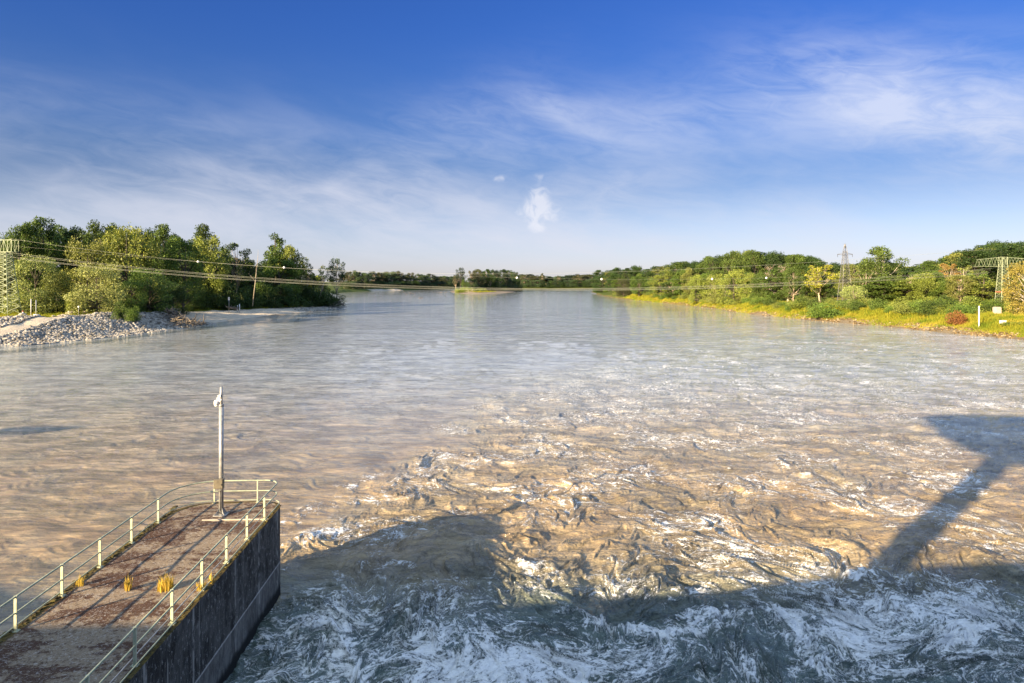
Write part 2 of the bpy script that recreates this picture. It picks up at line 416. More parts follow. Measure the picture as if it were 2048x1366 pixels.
def water():
    ys = [-0.4]
    while ys[-1] < 1900:
        q = ys[-1]
        st = .35 if q < 19 else min(9.0, max(.055, q * q / (HC * 683) * .75))
        ys.append(q + st)
    ys = np.array(ys)
    us = np.concatenate([np.linspace(-6, -.84, 36), np.linspace(-.82, .82, 1300), np.linspace(.84, 6, 36)])
    U, Y = np.meshgrid(us, ys)
    x = (U * (Y + .0) ).astype(np.float64); x = U * np.maximum(Y, 6.0)
    y = Y.astype(np.float64)
    dyv = np.gradient(ys)[:, None] * np.ones_like(U)
    ny, nx = x.shape
    xs_ = np.interp(y, SHEAR[:, 1], SHEAR[:, 0])
    wob = look(TIL[2], x, y, 11) * 1.4 + look(TIL[1], x, y, 4) * .5
    sd_ = x - xs_ + wob * np.clip(y / 60, .1, 2)
    T = sstep(sd_, -1.2 - y * .02, 2.0 + y * .05)
    fall = np.interp(y, [0, 36, 48, 60, 80, 110, 170, 300], [1, 1, .92, .80, .62, .48, .30, .12])
    T = T * fall
    base = np.interp(y, [0, 60, 150, 400], [.10, .09, .05, .02])
    T = np.maximum(T, base)
    T = np.where(x < -11.0 - .052 * (33 - y) - 2.5, np.minimum(T, .15), T)
    # swirl the coordinates through a turbulent flow: gives filaments and eddies
    near = (y < 320)
    qx = x[near].copy(); qy = y[near].copy(); Tn = T[near]
    for L, amp, k, n in ((15, 1.5, 0, 5), (6.0, .95, 1, 5), (2.4, .55, 2, 5), (1.0, .26, 1, 4)):
        for _ in range(n):
            u_ = look(CURL[k][0], qx, qy, L); v_ = look(CURL[k][1], qx, qy, L)
            aa = amp * (.12 + .70 * np.sqrt(np.maximum(Tn - .08, 0))) / n
            qx = qx - u_ * aa; qy = qy - v_ * aa
    QX = x.copy(); QY = y.copy(); QX[near] = qx; QY[near] = qy
    def ridge(t, L, a, b):
        n_ = np.abs(look(t, a, b, L)); return np.clip(1 - n_ / 1.3, 0, 1) ** 1.8
    def att(L): return np.clip((L / (2.4 * dyv)) - .35, 0, 1)
    mx, my = (QX * .45 + x * .55), (QY * .45 + y * .55)
    qx2, qy2 = (QX * .7 + x * .3), (QY * .7 + y * .3)
    r1 = ridge(TIL[0], 8.5, mx, my); r2 = ridge(TIL[1], 3.6, mx, my); r3 = ridge(TIL[2], 1.5, qx2, qy2)
    n0 = look(TIL[3], x, y, 10); n1 = look(TIL[2], mx, my, 4.5); n2 = look(TIL[3], mx, my, 2.0); n4 = look(TIL[0], qx2, qy2, .8)
    h = T * (.018 * look(TIL[1], qx2, qy2, 1.1) * att(1.1) + .13 * r1 * att(8.5) + .17 * r2 * att(3.6) + .045 * r3 * att(1.5) + .08 * n0 + .10 * n1 * att(4.5) + .034 * n2 * att(2.0) + .006 * n4 * att(.8))
    h *= np.interp(y, [0, 32, 40, 60, 110], [1.15, 1.1, .80, .72, .8])
    # smoother water: low, long-crested ripples
    wx_ = x + .8 * look(TIL[2], x, y, 6); wy_ = y + .5 * look(TIL[0], x, y, 5)
    s1 = look(TIL[1], wx_ * .42, wy_ * 1.25, 2.0); s2 = look(TIL[0], wx_ * .40, wy_ * 1.3, .95); s3 = look(TIL[3], x, y, 7)
    h += (1 - T) * (.019 * s1 * att(1.6) + .0095 * s2 * att(.75) + .022 * s3 * att(6))
    foam = np.zeros_like(h)
    # where foam gathers
    dens = np.interp(y, [0, 24, 30, 33, 37, 45, 60, 90, 140], [.80, .70, .58, .46, .22, .19, .20, .23, .18])
    lo = look(TIL[2], QX * .5 + x * .5, QY * .5 + y * .5, 13)
    wide = np.zeros_like(h)
    def patch(px, py, rx, ry, a):
        X0, Y0 = W(px, py); return a * np.exp(-(((x - X0) / rx) ** 2 + ((y - Y0) / ry) ** 2))
    for q in ((1000, 1330, 4.0, 2.2, .55), (880, 1350, 3, 2.2, .35), (1500, 1330, 4.0, 3.0, .28), (1800, 1220, 5.5, 2.6, .30), (1950, 1200, 4.5, 2.6, .2), (1700, 1290, 3.0, 2.4, .25),
              (1640, 1180, 2.4, 1.8, .25), (700, 1230, 2.5, 4, .22), (900, 1180, 2.5, 2.5, .2), (640, 1180, 1.4, 3, .15), (1010, 1260, 2.0, 1.2, -.25), (1150, 1290, 2.5, 1.0, -.05),
              (950, 1090, 4.0, 4.0, -.40), (1180, 1220, 3.6, 1.3, -.55), (600, 1190, 1.4, 5, -.25), (1600, 1340, 1.8, 2.5, -.45), (1480, 1110, 2.2, 2, .35), (640, 1070, 4, 3, .2), (1060, 1140, 1.8, 2, .08), (480, 1350, 3, 3, .0),
              (1200, 800, 6, 9, .10), (1330, 770, 8, 6, .12), (1260, 820, 5, 5, .12)):
        wide += patch(*q)
    foam = np.clip(T * 1.25, 0, 1) ** .8 * (dens * .60 + .10 * lo + wide)
    crest = sstep(r1 * .55 + r2 * .5, .78, 1.0) * T
    foam += crest * np.interp(y, [0, 40, 120], [.22, .24, .16])
    # faint long foam drifts on the far right
    dr = ridge(TIL[1], 26, x * 1.0 + y * .35 + 3 * look(TIL[0], x, y, 20), y * .30 + x * .1)
    drift = sstep(dr, .72, .98) * sstep(sd_, 8, 30) * np.interp(y, [70, 95, 150, 185, 260], [0, .5, .45, .3, 0])
    foam += drift
    # breaking rollers
    for pts, hh, ww, ff in rollers():
        x0, x1 = pts[:, 0].min() - 4, pts[:, 0].max() + 4; y0, y1 = pts[:, 1].min() - 4, pts[:, 1].max() + 4
        mk = (x > x0) & (x < x1) & (y > y0) & (y < y1)
        X_, Y_ = x[mk], y[mk]
        X_ = X_ + look(TIL[0], X_, Y_, 2.2) * .16; Y_ = Y_ + look(TIL[1], X_, Y_, 1.7) * .16
        best = np.full(X_.shape, 1e9); sgn = np.zeros_like(best); tt = np.zeros_like(best)
        n = len(pts)
        for i in range(n - 1):
            ax, ay = pts[i]; bx, by = pts[i + 1]; ex, ey = bx - ax, by - ay; l2 = ex * ex + ey * ey
            t = np.clip(((X_ - ax) * ex + (Y_ - ay) * ey) / l2, 0, 1)
            px_, py_ = X_ - ax - t * ex, Y_ - ay - t * ey
            d = np.hypot(px_, py_); u = d < best
            best = np.where(u, d, best); sgn = np.where(u, np.sign(py_), sgn); tt = np.where(u, (i + t) / (n - 1), tt)
        ds = best * sgn                       # positive beyond the crest
        end = np.sin(np.clip(tt, .02, .98) * PI) ** .5
        prof = np.where(ds < 0, np.exp(-(ds / (ww * .55)) ** 2), np.exp(-(ds / (ww * 1.9)) ** 2))
        rag = .55 * (1 + .22 * look(TIL[2], X_, Y_, .8) + .08 * look(TIL[3], X_, Y_, .35))
        h[mk] += hh * (1.0 if pts[:, 1].mean() < 36 else .42) * prof * end * rag * .8
        foam[mk] += .75 * ff * end * np.where(ds < 0, np.exp(-(ds / (ww * .5)) ** 2), np.exp(-(ds / (ww * .8)) ** 2)) * .8
    # calm beside the pier wall
    clear = np.zeros_like(h)
    band = np.array([(-123, 150), (-116, 150), (-104, 176), (-100, 210), (-98, 235), (-88, 248), (-78, 262)])
    xb = np.interp(y, [140, 150, 176, 210, 235, 262, 300], [-112, -108, -103.5, -101, -97, -80, -70])
    clear = np.exp(-((x - xb - look(TIL[1], x, y, 14) * .6) / np.interp(y, [140, 180, 240, 280], [3.2, 2.6, 3.4, 2])) ** 2) * sstep(y, 290, 240)
    z = h
    i = np.arange(ny - 1)[:, None] * nx + np.arange(nx - 1)[None, :]
    f = np.stack([i, i + 1, i + 1 + nx, i + nx], -1).reshape(-1, 4)
    me = npmesh('water', np.stack([x.ravel(), y.ravel(), z.ravel()], 1), f, True, M_WATER)
    at = me.attributes.new('flow', 'FLOAT_VECTOR', 'POINT')
    at.data.foreach_set('vector', np.stack([QX.ravel(), QY.ravel(), np.zeros(QX.size)], 1).astype(np.float32).ravel())
    at = me.attributes.new('state', 'FLOAT_VECTOR', 'POINT')
    at.data.foreach_set('vector', np.stack([foam.ravel(), T.ravel(), clear.ravel()], 1).astype(np.float32).ravel())
    return tag(link('water', me), kind='structure')
def watermat():
    m_, g = mat('river_water')
    fl = g.attr('flow').outputs['Vector']; st = g.attr('state').outputs['Vector']
    fo, tu, cl = g.sep(st)
    co = g.n('ShaderNodeTexCoord').outputs['Object']
    _, yy, _ = g.sep(co)
    # silty clouds
    a = g.noise(fl, .16, 4, .6, .6); b = g.noise(fl, .9, 4, .65, .8)
    silt_and_light = g.mix(g.ss(a, .35, .65), (.235, .190, .115), (.32, .235, .130))
    silt_and_light = g.mix(g.m('MULTIPLY', g.ss(b, .5, .75), .5), silt_and_light, (.36, .25, .12))
    silt_and_light = g.mix(g.ss(yy, 36, 125, 0, .85), silt_and_light, (.36, .395, .39))  # sky sheen painted in: paler and cooler with distance
    silt_and_light = g.mix(g.m('MULTIPLY', g.ss(yy, 41, 29), g.ss(tu, .15, .6, 0, .9)), silt_and_light, (.066, .108, .102))  # shade tone painted in: darker teal on rough water near the dam
    body = g.mix(g.m('MULTIPLY', cl, .85), silt_and_light, (.035, .065, .07))
    # long light and dark streaks painted into the colour, imitating ripple contrast
    sv = g.vm('ADD', g.vm('MULTIPLY', co, (.16, .62, 1)), g.vm('SCALE', fl, .10))
    s1 = g.ss(g.noise(sv, .55, 5, .65, .6), .38, .62, .72, 1.22); s2 = g.ss(g.noise(g.vm('MULTIPLY', co, (.30, 1.0, 1)), 1.6, 5, .7, .4), .40, .60, .80, 1.16)
    sm = g.m('MULTIPLY', s1, s2)
    body = g.mix(1.0, body, g.comb(sm, sm, sm), 'MULTIPLY')
    # lace of foam, drawn out by the swirl
    fm = g.vm('ADD', g.vm('SCALE', fl, .42), g.vm('SCALE', co, .58))
    def rdg(v, sc, gain, d=4, ds=.8):
        return g.m('MAXIMUM', g.m('SUBTRACT', 1.0, g.m('MULTIPLY', g.m('ABSOLUTE', g.m('SUBTRACT', g.noise(v, sc, d, .6, ds), .5)), gain)), 0.0)
    r0 = rdg(fm, .60, 13.0, 6, 1.4); r1 = rdg(fm, 1.5, 10.0, 6, 1.3); r2 = rdg(fm, 3.9, 7.0, 5, 1.0); r3 = rdg(co, 9.0, 6.0, 3, .6)
    lace = g.m('ADD', g.m('ADD', g.m('MULTIPLY', r0, .62), g.m('MULTIPLY', r1, .66)), g.m('ADD', g.m('MULTIPLY', r2, .48), g.m('MULTIPLY', r3, .28)))
    def vor(v, sc, wd):
        o = g.n('ShaderNodeTexVoronoi', feature='DISTANCE_TO_EDGE'); g.put(o.inputs['Vector'], v); g.put(o.inputs['Scale'], sc)
        return g.ss(o.outputs['Distance'], wd, 0.0)
    wv = g.n('ShaderNodeTexNoise'); g.put(wv.inputs['Vector'], fm); g.put(wv.inputs['Scale'], 1.7); g.put(wv.inputs['Detail'], 4)
    fv = g.vm('ADD', g.vm('MULTIPLY', fm, (.75, 1.1, 1)), g.vm('SCALE', wv.outputs['Color'], 1.3))
    brk = g.ss(g.noise(fm, 2.2, 4, .65), .36, .58)
    cells = g.m('MULTIPLY', g.m('MAXIMUM', vor(fv, .85, .10), g.m('MULTIPLY', vor(fv, 2.2, .12), .8)), brk)
    lace = g.m('ADD', g.m('MULTIPLY', lace, .62), g.m('MULTIPLY', cells, g.ss(yy, 32, 44, .75, 1.15)))
    cl2 = g.m('MULTIPLY', g.m('SUBTRACT', g.noise(fm, .42, 5, .62, .6), .5), 2.4)
    grain = g.m('MULTIPLY', g.m('SUBTRACT', g.noise(co, 7.0, 6, .8), .5), 2.7)
    k = g.m('ADD', g.m('ADD', g.m('MULTIPLY', fo, 1.25), g.m('ADD', cl2, grain)), lace)
    foam = g.m('MULTIPLY', g.ss(k, 1.30, 2.0), g.ss(fo, .03, .20))
    foam = g.m('MULTIPLY', foam, .95)
    fn = g.noise(co, 9.0, 4, .7)
    # ripples
    rp = g.vm('MULTIPLY', co, (.38, 1.25, 1.0))
    bb = g.m('ADD', g.m('MULTIPLY', g.noise(rp, .5, 4, .6, .4), 2.0), g.m('ADD', g.m('ADD', g.noise(rp, 1.9, 4, .65), g.m('MULTIPLY', g.noise(g.vm('MULTIPLY', co, (.8, 1.3, 1)), 3.2, 4, .7), .5)), g.m('MULTIPLY', g.noise(g.vm('MULTIPLY', fm, (.7, 1.2, 1)), 4.5, 4, .65), .42)))
    bb = g.m('ADD', bb, g.m('MULTIPLY', g.m('MULTIPLY', g.noise(g.vm('MULTIPLY', co, (.30, 1.1, 1)), .14, 4, .6, .5), 7.0), g.ss(yy, 60, 200)))
    gust = g.ss(g.noise(g.vm('MULTIPLY', co, (.5, 1.2, 1)), .035, 4, .6, .6), .3, .7, .45, 1.15)
    dist = g.m('MULTIPLY', g.m('MULTIPLY', g.m('MULTIPLY_ADD', tu, .20, .055), gust), g.m('MULTIPLY', g.ss(yy, 25, 120, 1.0, 1.15), g.ss(yy, 120, 500, 1.0, .60)))
    nrm = bump(g, bb, dist, 1.0)
    nrm2 = bump(g, g.m('ADD', foam, g.m('MULTIPLY', fn, .5)), .08, .8, nrm)
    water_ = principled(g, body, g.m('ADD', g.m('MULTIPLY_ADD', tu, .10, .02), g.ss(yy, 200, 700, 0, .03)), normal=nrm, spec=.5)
    water_.inputs['IOR'].default_value = 1.52
    fb = principled(g, (.90, .90, .88), .6, normal=nrm2, spec=.3)
    ms = g.n('ShaderNodeMixShader'); g.put(ms.inputs[0], foam)
    g.nt.links.new(water_.outputs[0], ms.inputs[1]); g.nt.links.new(fb.outputs[0], ms.inputs[2])
    fin(g, ms); return m_
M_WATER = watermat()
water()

# ------------------------------------------------------------------ pier
DZ = 4.28
PD = Vector((-71 / FP, 1, 0)).normalized()       # the pier's axis, slightly to the left
PN = Vector((PD.y, -PD.x, 0))
O_ = Vector((-11.28, 33.1, 0))                    # its outer right corner
def pp(a, b, z=0.0):                              # a metres to the left of the right wall, b metres along the axis from the corner
    q = O_ - PN * a + PD * b; return (q.x, q.y, z)
def corner(cx, cy, r, a0, a1, n):
    return [(cx + r * math.cos(R(a0 + (a1 - a0) * i / n)), cy + r * math.sin(R(a0 + (a1 - a0) * i / n))) for i in range(n + 1)]
def outline(off=0.0):                             # plan of the nose in (a, b); a grows leftwards
    wl, r1, r2 = 5.15, 1.1, 2.1
    o = off
    pts = [(o, -35.0)] + [(a, b) for a, b in corner(r1, 1.15 - r1, r1 - o, 180, 90, 8)]
    pts += [(a, b) for a, b in corner(wl - r2, 1.15 - r2, r2 - o, 90, 0, 12)] + [(wl - o, -35.0)]
    return pts
def concmats():
    m_, g = mat('pier_deck_concrete')
    co = g.n('ShaderNodeTexCoord').outputs['Object']
    band = g.noise(g.vm('MULTIPLY', co, (.45, 1.1, 1)), .75, 5, .62, .5)
    mid = g.noise(co, 3.5, 6, .75); fine = g.noise(co, 8, 6, .85)
    pat = g.m('ADD', g.m('MULTIPLY', band, .62), g.m('MULTIPLY', mid, .38))
    c = g.mix(g.ss(pat, .485, .535), (.17, .062, .026), (.86, .67, .45))
    _, yy, _ = g.sep(co)
    c = g.mix(g.m('MULTIPLY', g.ss(fine, .52, .58), .75), c, (.14, .062, .034))
    c = g.mix(g.m('MULTIPLY', g.ss(g.noise(co, 11, 6, .85), .57, .62), .8), c, (.70, .64, .55))
    # darker brown tone for the part nearer the dam
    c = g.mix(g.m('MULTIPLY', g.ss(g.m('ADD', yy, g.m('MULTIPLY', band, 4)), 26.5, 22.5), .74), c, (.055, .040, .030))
    c = g.mix(g.m('MULTIPLY', g.ss(g.noise(co, 9, 6, .85, .3), .54, .60), .55), c, (.50, .47, .43))
    ed = g.attr('edge').outputs['Fac']
    mo = g.m('MULTIPLY', g.ss(g.m('ADD', ed, g.m('MULTIPLY', g.m('SUBTRACT', mid, .5), 1.1)), .40, .62), .92)
    c = g.mix(mo, c, g.mix(g.ss(fine, .4, .65), (.045, .034, .016), (.17, .13, .03)))
    fin(g, principled(g, c, .92, spec=.15, normal=bump(g, g.m('ADD', mid, g.m('ADD', fine, mo)), .04, .9)))
    w_, g = mat('pier_wall_concrete')
    co = g.n('ShaderNodeTexCoord').outputs['Object']
    sx, sy, sz = g.sep(co)
    st = g.noise(g.vm('MULTIPLY', co, (1, 1.0, .42)), 1.6, 7, .74, .5)
    sp = g.noise(g.vm('MULTIPLY', co, (1, 1, .6)), 7, 6, .82)
    c = g.mix(g.ss(st, .35, .65), (.026, .025, .023), (.115, .110, .100))
    c = g.mix(g.m('MULTIPLY', g.ss(sp, .56, .62), .85), c, (.34, .33, .31))
    # paler band below the construction joint, black tide mark at the water
    low = g.ss(sz, 1.66, 1.60)
    c = g.mix(g.m('MULTIPLY', low, .75), c, g.mix(g.ss(st, .4, .6), (.11, .105, .095), (.22, .21, .19)))
    jn = g.m('MULTIPLY', g.ss(g.m('ABSOLUTE', g.m('SUBTRACT', sz, g.m('ADD', 1.62, g.m('MULTIPLY', g.m('SUBTRACT', st, .5), .12)))), .045, .01), g.ss(sp, .35, .5))
    c = g.mix(jn, c, (.38, .36, .33))
    run = g.m('MULTIPLY', g.ss(g.noise(g.comb(0.0, sy, 0.0), 1.15, 4, .8), .55, .61), g.ss(g.noise(g.vm('MULTIPLY', co, (1, 1, .5)), 3.0, 3, .6), .42, .56))
    c = g.mix(g.m('MULTIPLY', run, .8), c, (.40, .38, .34))
    c = g.mix(g.ss(g.m('ADD', sz, g.m('MULTIPLY', st, .5)), .95, .6), c, (.018, .018, .017))
    fin(g, principled(g, c, .88, spec=.2, normal=bump(g, g.m('ADD', sp, st), .05, .8)))
    return m_, w_
M_DECK, M_WALL = concmats()
pier = empty('pier', pp(2.5, 0, 0), 'long concrete pier with rounded nose, mossy rust-stained deck and black wet side wall', 'pier')
def build_pier():
    base = Vector(pier.location)
    OUTL = outline(0)
    # wall
    m_ = MB(); n = len(OUTL)
    zs = (-3.0, 1.60, 1.64, DZ - .30, DZ)
    offs = (0, 0, .015, .015, .015)
    vs = []
    for z, of in zip(zs, offs):
        for a, b in outline(of): vs.append(Vector(pp(a, b, z)) - base)
    fs = []
    for k in range(len(zs) - 1):
        for i in range(n - 1):
            fs.append((k * n + i, (k + 1) * n + i, (k + 1) * n + i + 1, k * n + i + 1))
    m_.add(vs, fs); m_.obj('wall', M_WALL, pier)
    # deck: fine rows so that edge growth can be laid on it
    rows = np.concatenate([np.linspace(-35, 1.15, 260)])
    na = 44
    V = []; E = []
    inner = OUTL
    def span(b):
        wl, r1, r2 = 5.15, 1.1, 2.1
        a0 = 0 if b < 1.15 - r1 else r1 - math.sqrt(max(0, r1 ** 2 - (b - (1.15 - r1)) ** 2))
        a1 = wl if b < 1.15 - r2 else wl - r2 + math.sqrt(max(0, r2 ** 2 - (b - (1.15 - r2)) ** 2))
        return a0, a1
    for b in rows:
        a0, a1 = span(b)
        for k in range(na + 1):
            t = k / na; a = a0 + (a1 - a0) * t
            de = min(a - a0, a1 - a, (1.15 - b) * 1.2)
            left = (a1 - a) < (a - a0)
            ev = max(0, 1 - de / (.62 if left else .42)) if de < .7 else 0
            V.append(Vector(pp(a, b, DZ + .012 * math.sin(b * 1.3 + a) * (de > .1))) - base); E.append(ev)
    V = np.array([tuple(v) for v in V]); nr = len(rows)
    i = np.arange(nr - 1)[:, None] * (na + 1) + np.arange(na)[None, :]
    f = np.stack([i, i + na + 1, i + na + 2, i + 1], -1).reshape(-1, 4)
    me = npmesh('deck', V, f, True, M_DECK)
    at = me.attributes.new('edge', 'FLOAT', 'POINT'); at.data.foreach_set('value', np.array(E, dtype=np.float32))
    link('deck', me, pier)
    # the low step in the deck in front of the mast, and the rough rim kerb
    s_ = MB(); c_ = pp(1.55, -1.55, DZ + .02); s_.box(Vector(c_) - base, (3.0, .06, .05), math.atan2(PD.y, PD.x) - PI / 2)
    s_.obj('joint_strip', M_BLOCK, pier)
    k = MB(); q = []
    rr = random.Random(3)
    for t in np.arange(-34, .6, .09):
        for a_, s0 in ((.10, .09), (5.03, .15)):
            if rr.random() < .8:
                p_ = pp(a_ + rr.uniform(-.06, .12), t, DZ); r_ = s0 * rr.uniform(.35, 1)
                k.box(Vector(p_) - base, (r_, r_ * 1.3, r_ * .55), rr.uniform(0, 3))
    tag(k.obj('moss_rim', M_MOSS, pier), kind='stuff')
M_MOSS = plain('moss', (.035, .028, .014), (.15, .12, .03), 5, .95)
build_pier()

# railing
def build_rail():
    t = empty('railing', pp(0.3, -1.5, DZ), 'pale green metal railing of flat posts and tubes round the pier edge', 'railing')
    base = Vector(t.location)
    off = .22
    pts = []
    wl, r1, r2 = 5.15, .75, 1.9
    def path(o, e):
        l = [(o, -35.0)] + corner(r1 + o, e - r1, r1, 180, 90, 8) + corner(wl - r2 - o, e - r2, r2, 90, 0, 12) + [(wl - o, -35.0)]
        return l
    P0 = path(off, .98)
    def tube(name, z, r, path_, mt=None):
        m_ = MB(); m_.tube([Vector(pp(a, b, z)) - base for a, b in path_], r, 8)
        return m_.obj(name, mt or M_RAILT, t, True)
    tube('top_rail', DZ + 1.09, .033, P0); tube('middle_rail', DZ + .58, .029, P0)
    tube('toe_rail', DZ + .10, .022, path(off - .10, 1.05))
    tube('toe_rail', DZ + .16, .018, [(off + .12, -35.0), (off + .12, -4), (off + .1, -1.0)], M_GALV)
    rz = math.atan2(PD.y, PD.x) - PI / 2
    spots = [(off, -1.62 - 2.39 * k, 0) for k in range(14)] + [(wl - off, -1.75 - 2.41 * k, 0) for k in range(14)] + [(1.35, .98, 1), (3.45, .96, 1)]
    pm = None
    for a, b, kind in spots:
        q = Vector(pp(a, b, DZ)) - base
        if pm is None:
            mb = MB(); mb.box((0, 0, .56), (.085, .05, 1.12)); mb.box((0, 0, .012), (.20, .17, .024))
            for sx in (-.07, .07):
                for sy in (-.055, .055): mb.tube([(sx, sy, .02), (sx, sy, .05)], .014, 6)
            pm = mb.mesh('post', M_RAIL)
        o = link('post', pm, t, q); o.rotation_euler = (0, 0, rz)
        if kind: o.scale = (.6, .9, 1)
build_rail()

# mast with camera head
def build_mast():
    x, y = W(442.5, 1030, DZ)
    t = empty('camera_mast', (x, y, DZ + .015), 'tall round galvanised steel mast with a white camera head standing near the pier nose', 'mast')
    MB().tube([(0, 0, .03), (0, 0, .02 + 5.15)], .105, 20).obj('pole', M_GALV, t, True)
    MB().tube([(0, 0, 5.17), (0.0, 0, 5.62), (0, 0, 6.02)], .062, 16).obj('pole_extension', M_GALV, t, True)
    MB().tube([(0, 0, 5.12), (0, 0, 5.20)], .118, 20).obj('collar', M_GALV, t, True)
    b = MB(); b.box((0, 0, .015), (.56, .56, .03))
    bevel(b.obj('base_plate', M_GALV, t), .01)
    for k in range(4):
        a = k * PI / 2 + PI / 4
        gsm = MB(); c, s_ = math.cos(a), math.sin(a); n_ = Vector((-s_, c, 0)) * .008
        tri = [Vector((c * .10, s_ * .10, .03)), Vector((c * .30, s_ * .30, .03)), Vector((c * .10, s_ * .10, .34))]
        gsm.add([v + n_ for v in tri] + [v - n_ for v in tri], [(0, 1, 2), (5, 4, 3), (0, 3, 4, 1), (1, 4, 5, 2), (2, 5, 3, 0)])
        gsm.obj('gusset', M_GALV, t)
    for sx in (-1, 1):
        for sy in (-1, 1): MB().tube([(sx * .23, sy * .23, .03), (sx * .23, sy * .23, .11)], .022, 6).obj('anchor_bolt', M_GALV, t)
    bx = MB(); bx.box((-.02, -.19, 1.52), (.42, .22, .44)); jb = bevel(bx.obj('junction_box', M_BOX, t), .012)
    dr = MB(); dr.box((-.02, -.305, 1.52), (.38, .012, .40)); bevel(dr.obj('box_door', M_BOX, jb), .004)
    hd = MB(); hd.box((.14, -.322, 1.50), (.025, .022, .07)); hd.obj('latch', M_DARK, jb)
    cb = MB(); cb.tube([(-.06, -.14, 1.30), (-.09, -.15, 1.17), (-.03, -.13, 1.10), (.01, -.11, 1.17), (-.01, -.107, .9), (0, -.112, .2)], .012, 6); cb.obj('cable', M_DARK, t, True)
    br = MB(); br.box((-.11, -.03, 5.42), (.16, .07, .22)); br.box((-.04, 0, 5.42), (.16, .16, .06)); br.box((-.06, -.02, 5.60), (.14, .14, .10))
    bevel(br.obj('bracket', M_WHITE, t), .012)
    # rounded camera head: hood, body and dome
    hd = MB(); hd.tube([(-.20, -.03, 5.40), (-.20, -.03, 5.34), (-.20, -.03, 5.20)], [.085, .125, .13], 18)
    ch = hd.obj('camera_head', M_WHITE, t, True)
    dm = MB(); prof = [(.118 * math.cos(a), 5.20 - .12 * math.sin(a)) for a in [i * PI / 2 / 6 for i in range(7)]]
    dm.tube([(-.20, -.03, z) for r_, z in prof], [max(r_, .004) for r_, z in prof], 18); dm.obj('dome', M_WHITE, ch, True)
build_mast()

# grass growing on the deck
def blades(n, h, spread, seed, lean=.35):
    r_ = np.random.default_rng(seed)
    a = r_.uniform(0, 2 * PI, n); rad = spread * np.sqrt(r_.uniform(0, 1, n))
    bx, by = rad * np.cos(a), rad * np.sin(a)
    hh = h * r_.uniform(.45, 1.0, n) * (1 - .4 * rad / spread)
    d = r_.uniform(0, 2 * PI, n); L = lean * hh * r_.uniform(.1, 1, n)
    wd = h * .020 * r_.uniform(.6, 1.2, n); wa = r_.uniform(0, PI, n)
    wx, wy = np.cos(wa) * wd, np.sin(wa) * wd
    tx, ty = bx + np.cos(d) * L, by + np.sin(d) * L
    mx, my = bx + np.cos(d) * L * .3, by + np.sin(d) * L * .3
    z0 = np.zeros(n)
    v = np.stack([np.stack([bx - wx, by - wy, z0], 1), np.stack([bx + wx, by + wy, z0], 1), np.stack([mx + wx * .8, my + wy * .8, hh * .55], 1), np.stack([mx - wx * .8, my - wy * .8, hh * .55], 1),
                  np.stack([tx, ty, hh], 1), np.stack([tx + wx * .1, ty + wy * .1, hh], 1)], 1)
    b = np.arange(n)[:, None] * 6
    f = np.concatenate([b + np.array([[0, 1, 2, 3]]), b + np.array([[3, 2, 5, 4]])])
    return v.reshape(-1, 3), f, np.repeat(r_.uniform(0, 1, n), 6)
def tufts():
    m_, g = mat('dry_grass'); t = g.attr('tint').outputs['Fac']
    p = principled(g, g.mix(t, (.42, .27, .03), (.70, .52, .10)), .7, spec=.2)
    tr = g.n('ShaderNodeBsdfTranslucent'); g.put(tr.inputs[0], (.6, .5, .1, 1)); ms = g.n('ShaderNodeMixShader'); ms.inputs[0].default_value = .3
    g.nt.links.new(p.outputs[0], ms.inputs[1]); g.nt.links.new(tr.outputs[0], ms.inputs[2]); fin(g, ms)
    spec = [(331, 1180, .80, .26, 150, 'largest yellow grass clump growing in the middle of the pier deck'), (256, 1180, .78, .12, 50, 'thin tall yellow grass clump left of the largest one on the deck'),
            (402, 1180, .55, .16, 60, 'yellow grass clump at the right edge of the pier by a railing post'), (160, 1172, .55, .13, 45, 'small yellow grass clump behind a post on the left edge of the pier'),
            (302, 1062, .5, .10, 22, 'sparse dark dry weed stalks at the left pier edge beyond the third post'), (422, 1166, .55, .10, 30, 'short yellow tuft squeezed behind the grass clump at the right pier edge')]
    for i, (px, py, h, sp, n, lab) in enumerate(spec):
        x, y = W(px, py, DZ)
        v, f, tn = blades(n, h, sp, 40 + i)
        me = npmesh('grass_tuft', v, f, False, M_DARK if 'dark' in lab else m_)
        at = me.attributes.new('tint', 'FLOAT', 'POINT'); at.data.foreach_set('value', tn.astype(np.float32))
        tag(link('grass_tuft', me, None, (x, y, DZ)), lab, 'plant', 'grass tufts on the pier deck')
tufts()

# ------------------------------------------------------------------ the dam behind the viewpoint (throws the large shadow)
KS = math.cos(R(45)) / math.tan(R(SUN_EL))
def caster(px, py, y0):
    X, Y = W(px, py); return (X - (Y - y0), (Y - y0) / KS)
def slab(name, prof, y0, y1, mt, parent):      # prof: list of (x,z) outline, extruded in y
    m_ = MB(); n = len(prof)
    m_.add([(x, y0, z) for x, z in prof] + [(x, y1, z) for x, z in prof],
           [tuple(range(n)), tuple(range(2 * n - 1, n - 1, -1))] + [(i, i + n, (i + 1) % n + n, (i + 1) % n) for i in range(n)])
    return m_.obj(name, mt, parent)
dam = empty('dam', (0, -8, 0), 'wide concrete river dam at the viewpoint that casts the big shadow over the foaming water', 'dam')
def ddam(prof): return [(x, z) for x, z in prof]
prof = [(-230, -4), (230, -4), (230, 13.6), (-8.0, 13.6), (-8.2, 15.9), (-14, 15.7), (-21, 14.9), (-24, 14.4), (-29, 14.1), (-33, 13.8), (-40, 13.7), (-44, 13.6), (-51, 13.8), (-57, 14.1), (-63, 15.0), (-75, 14.6), (-230, 14.4)]
o = slab('barrage', prof, -1.0 + 8, -12 + 8, M_CONC, dam)
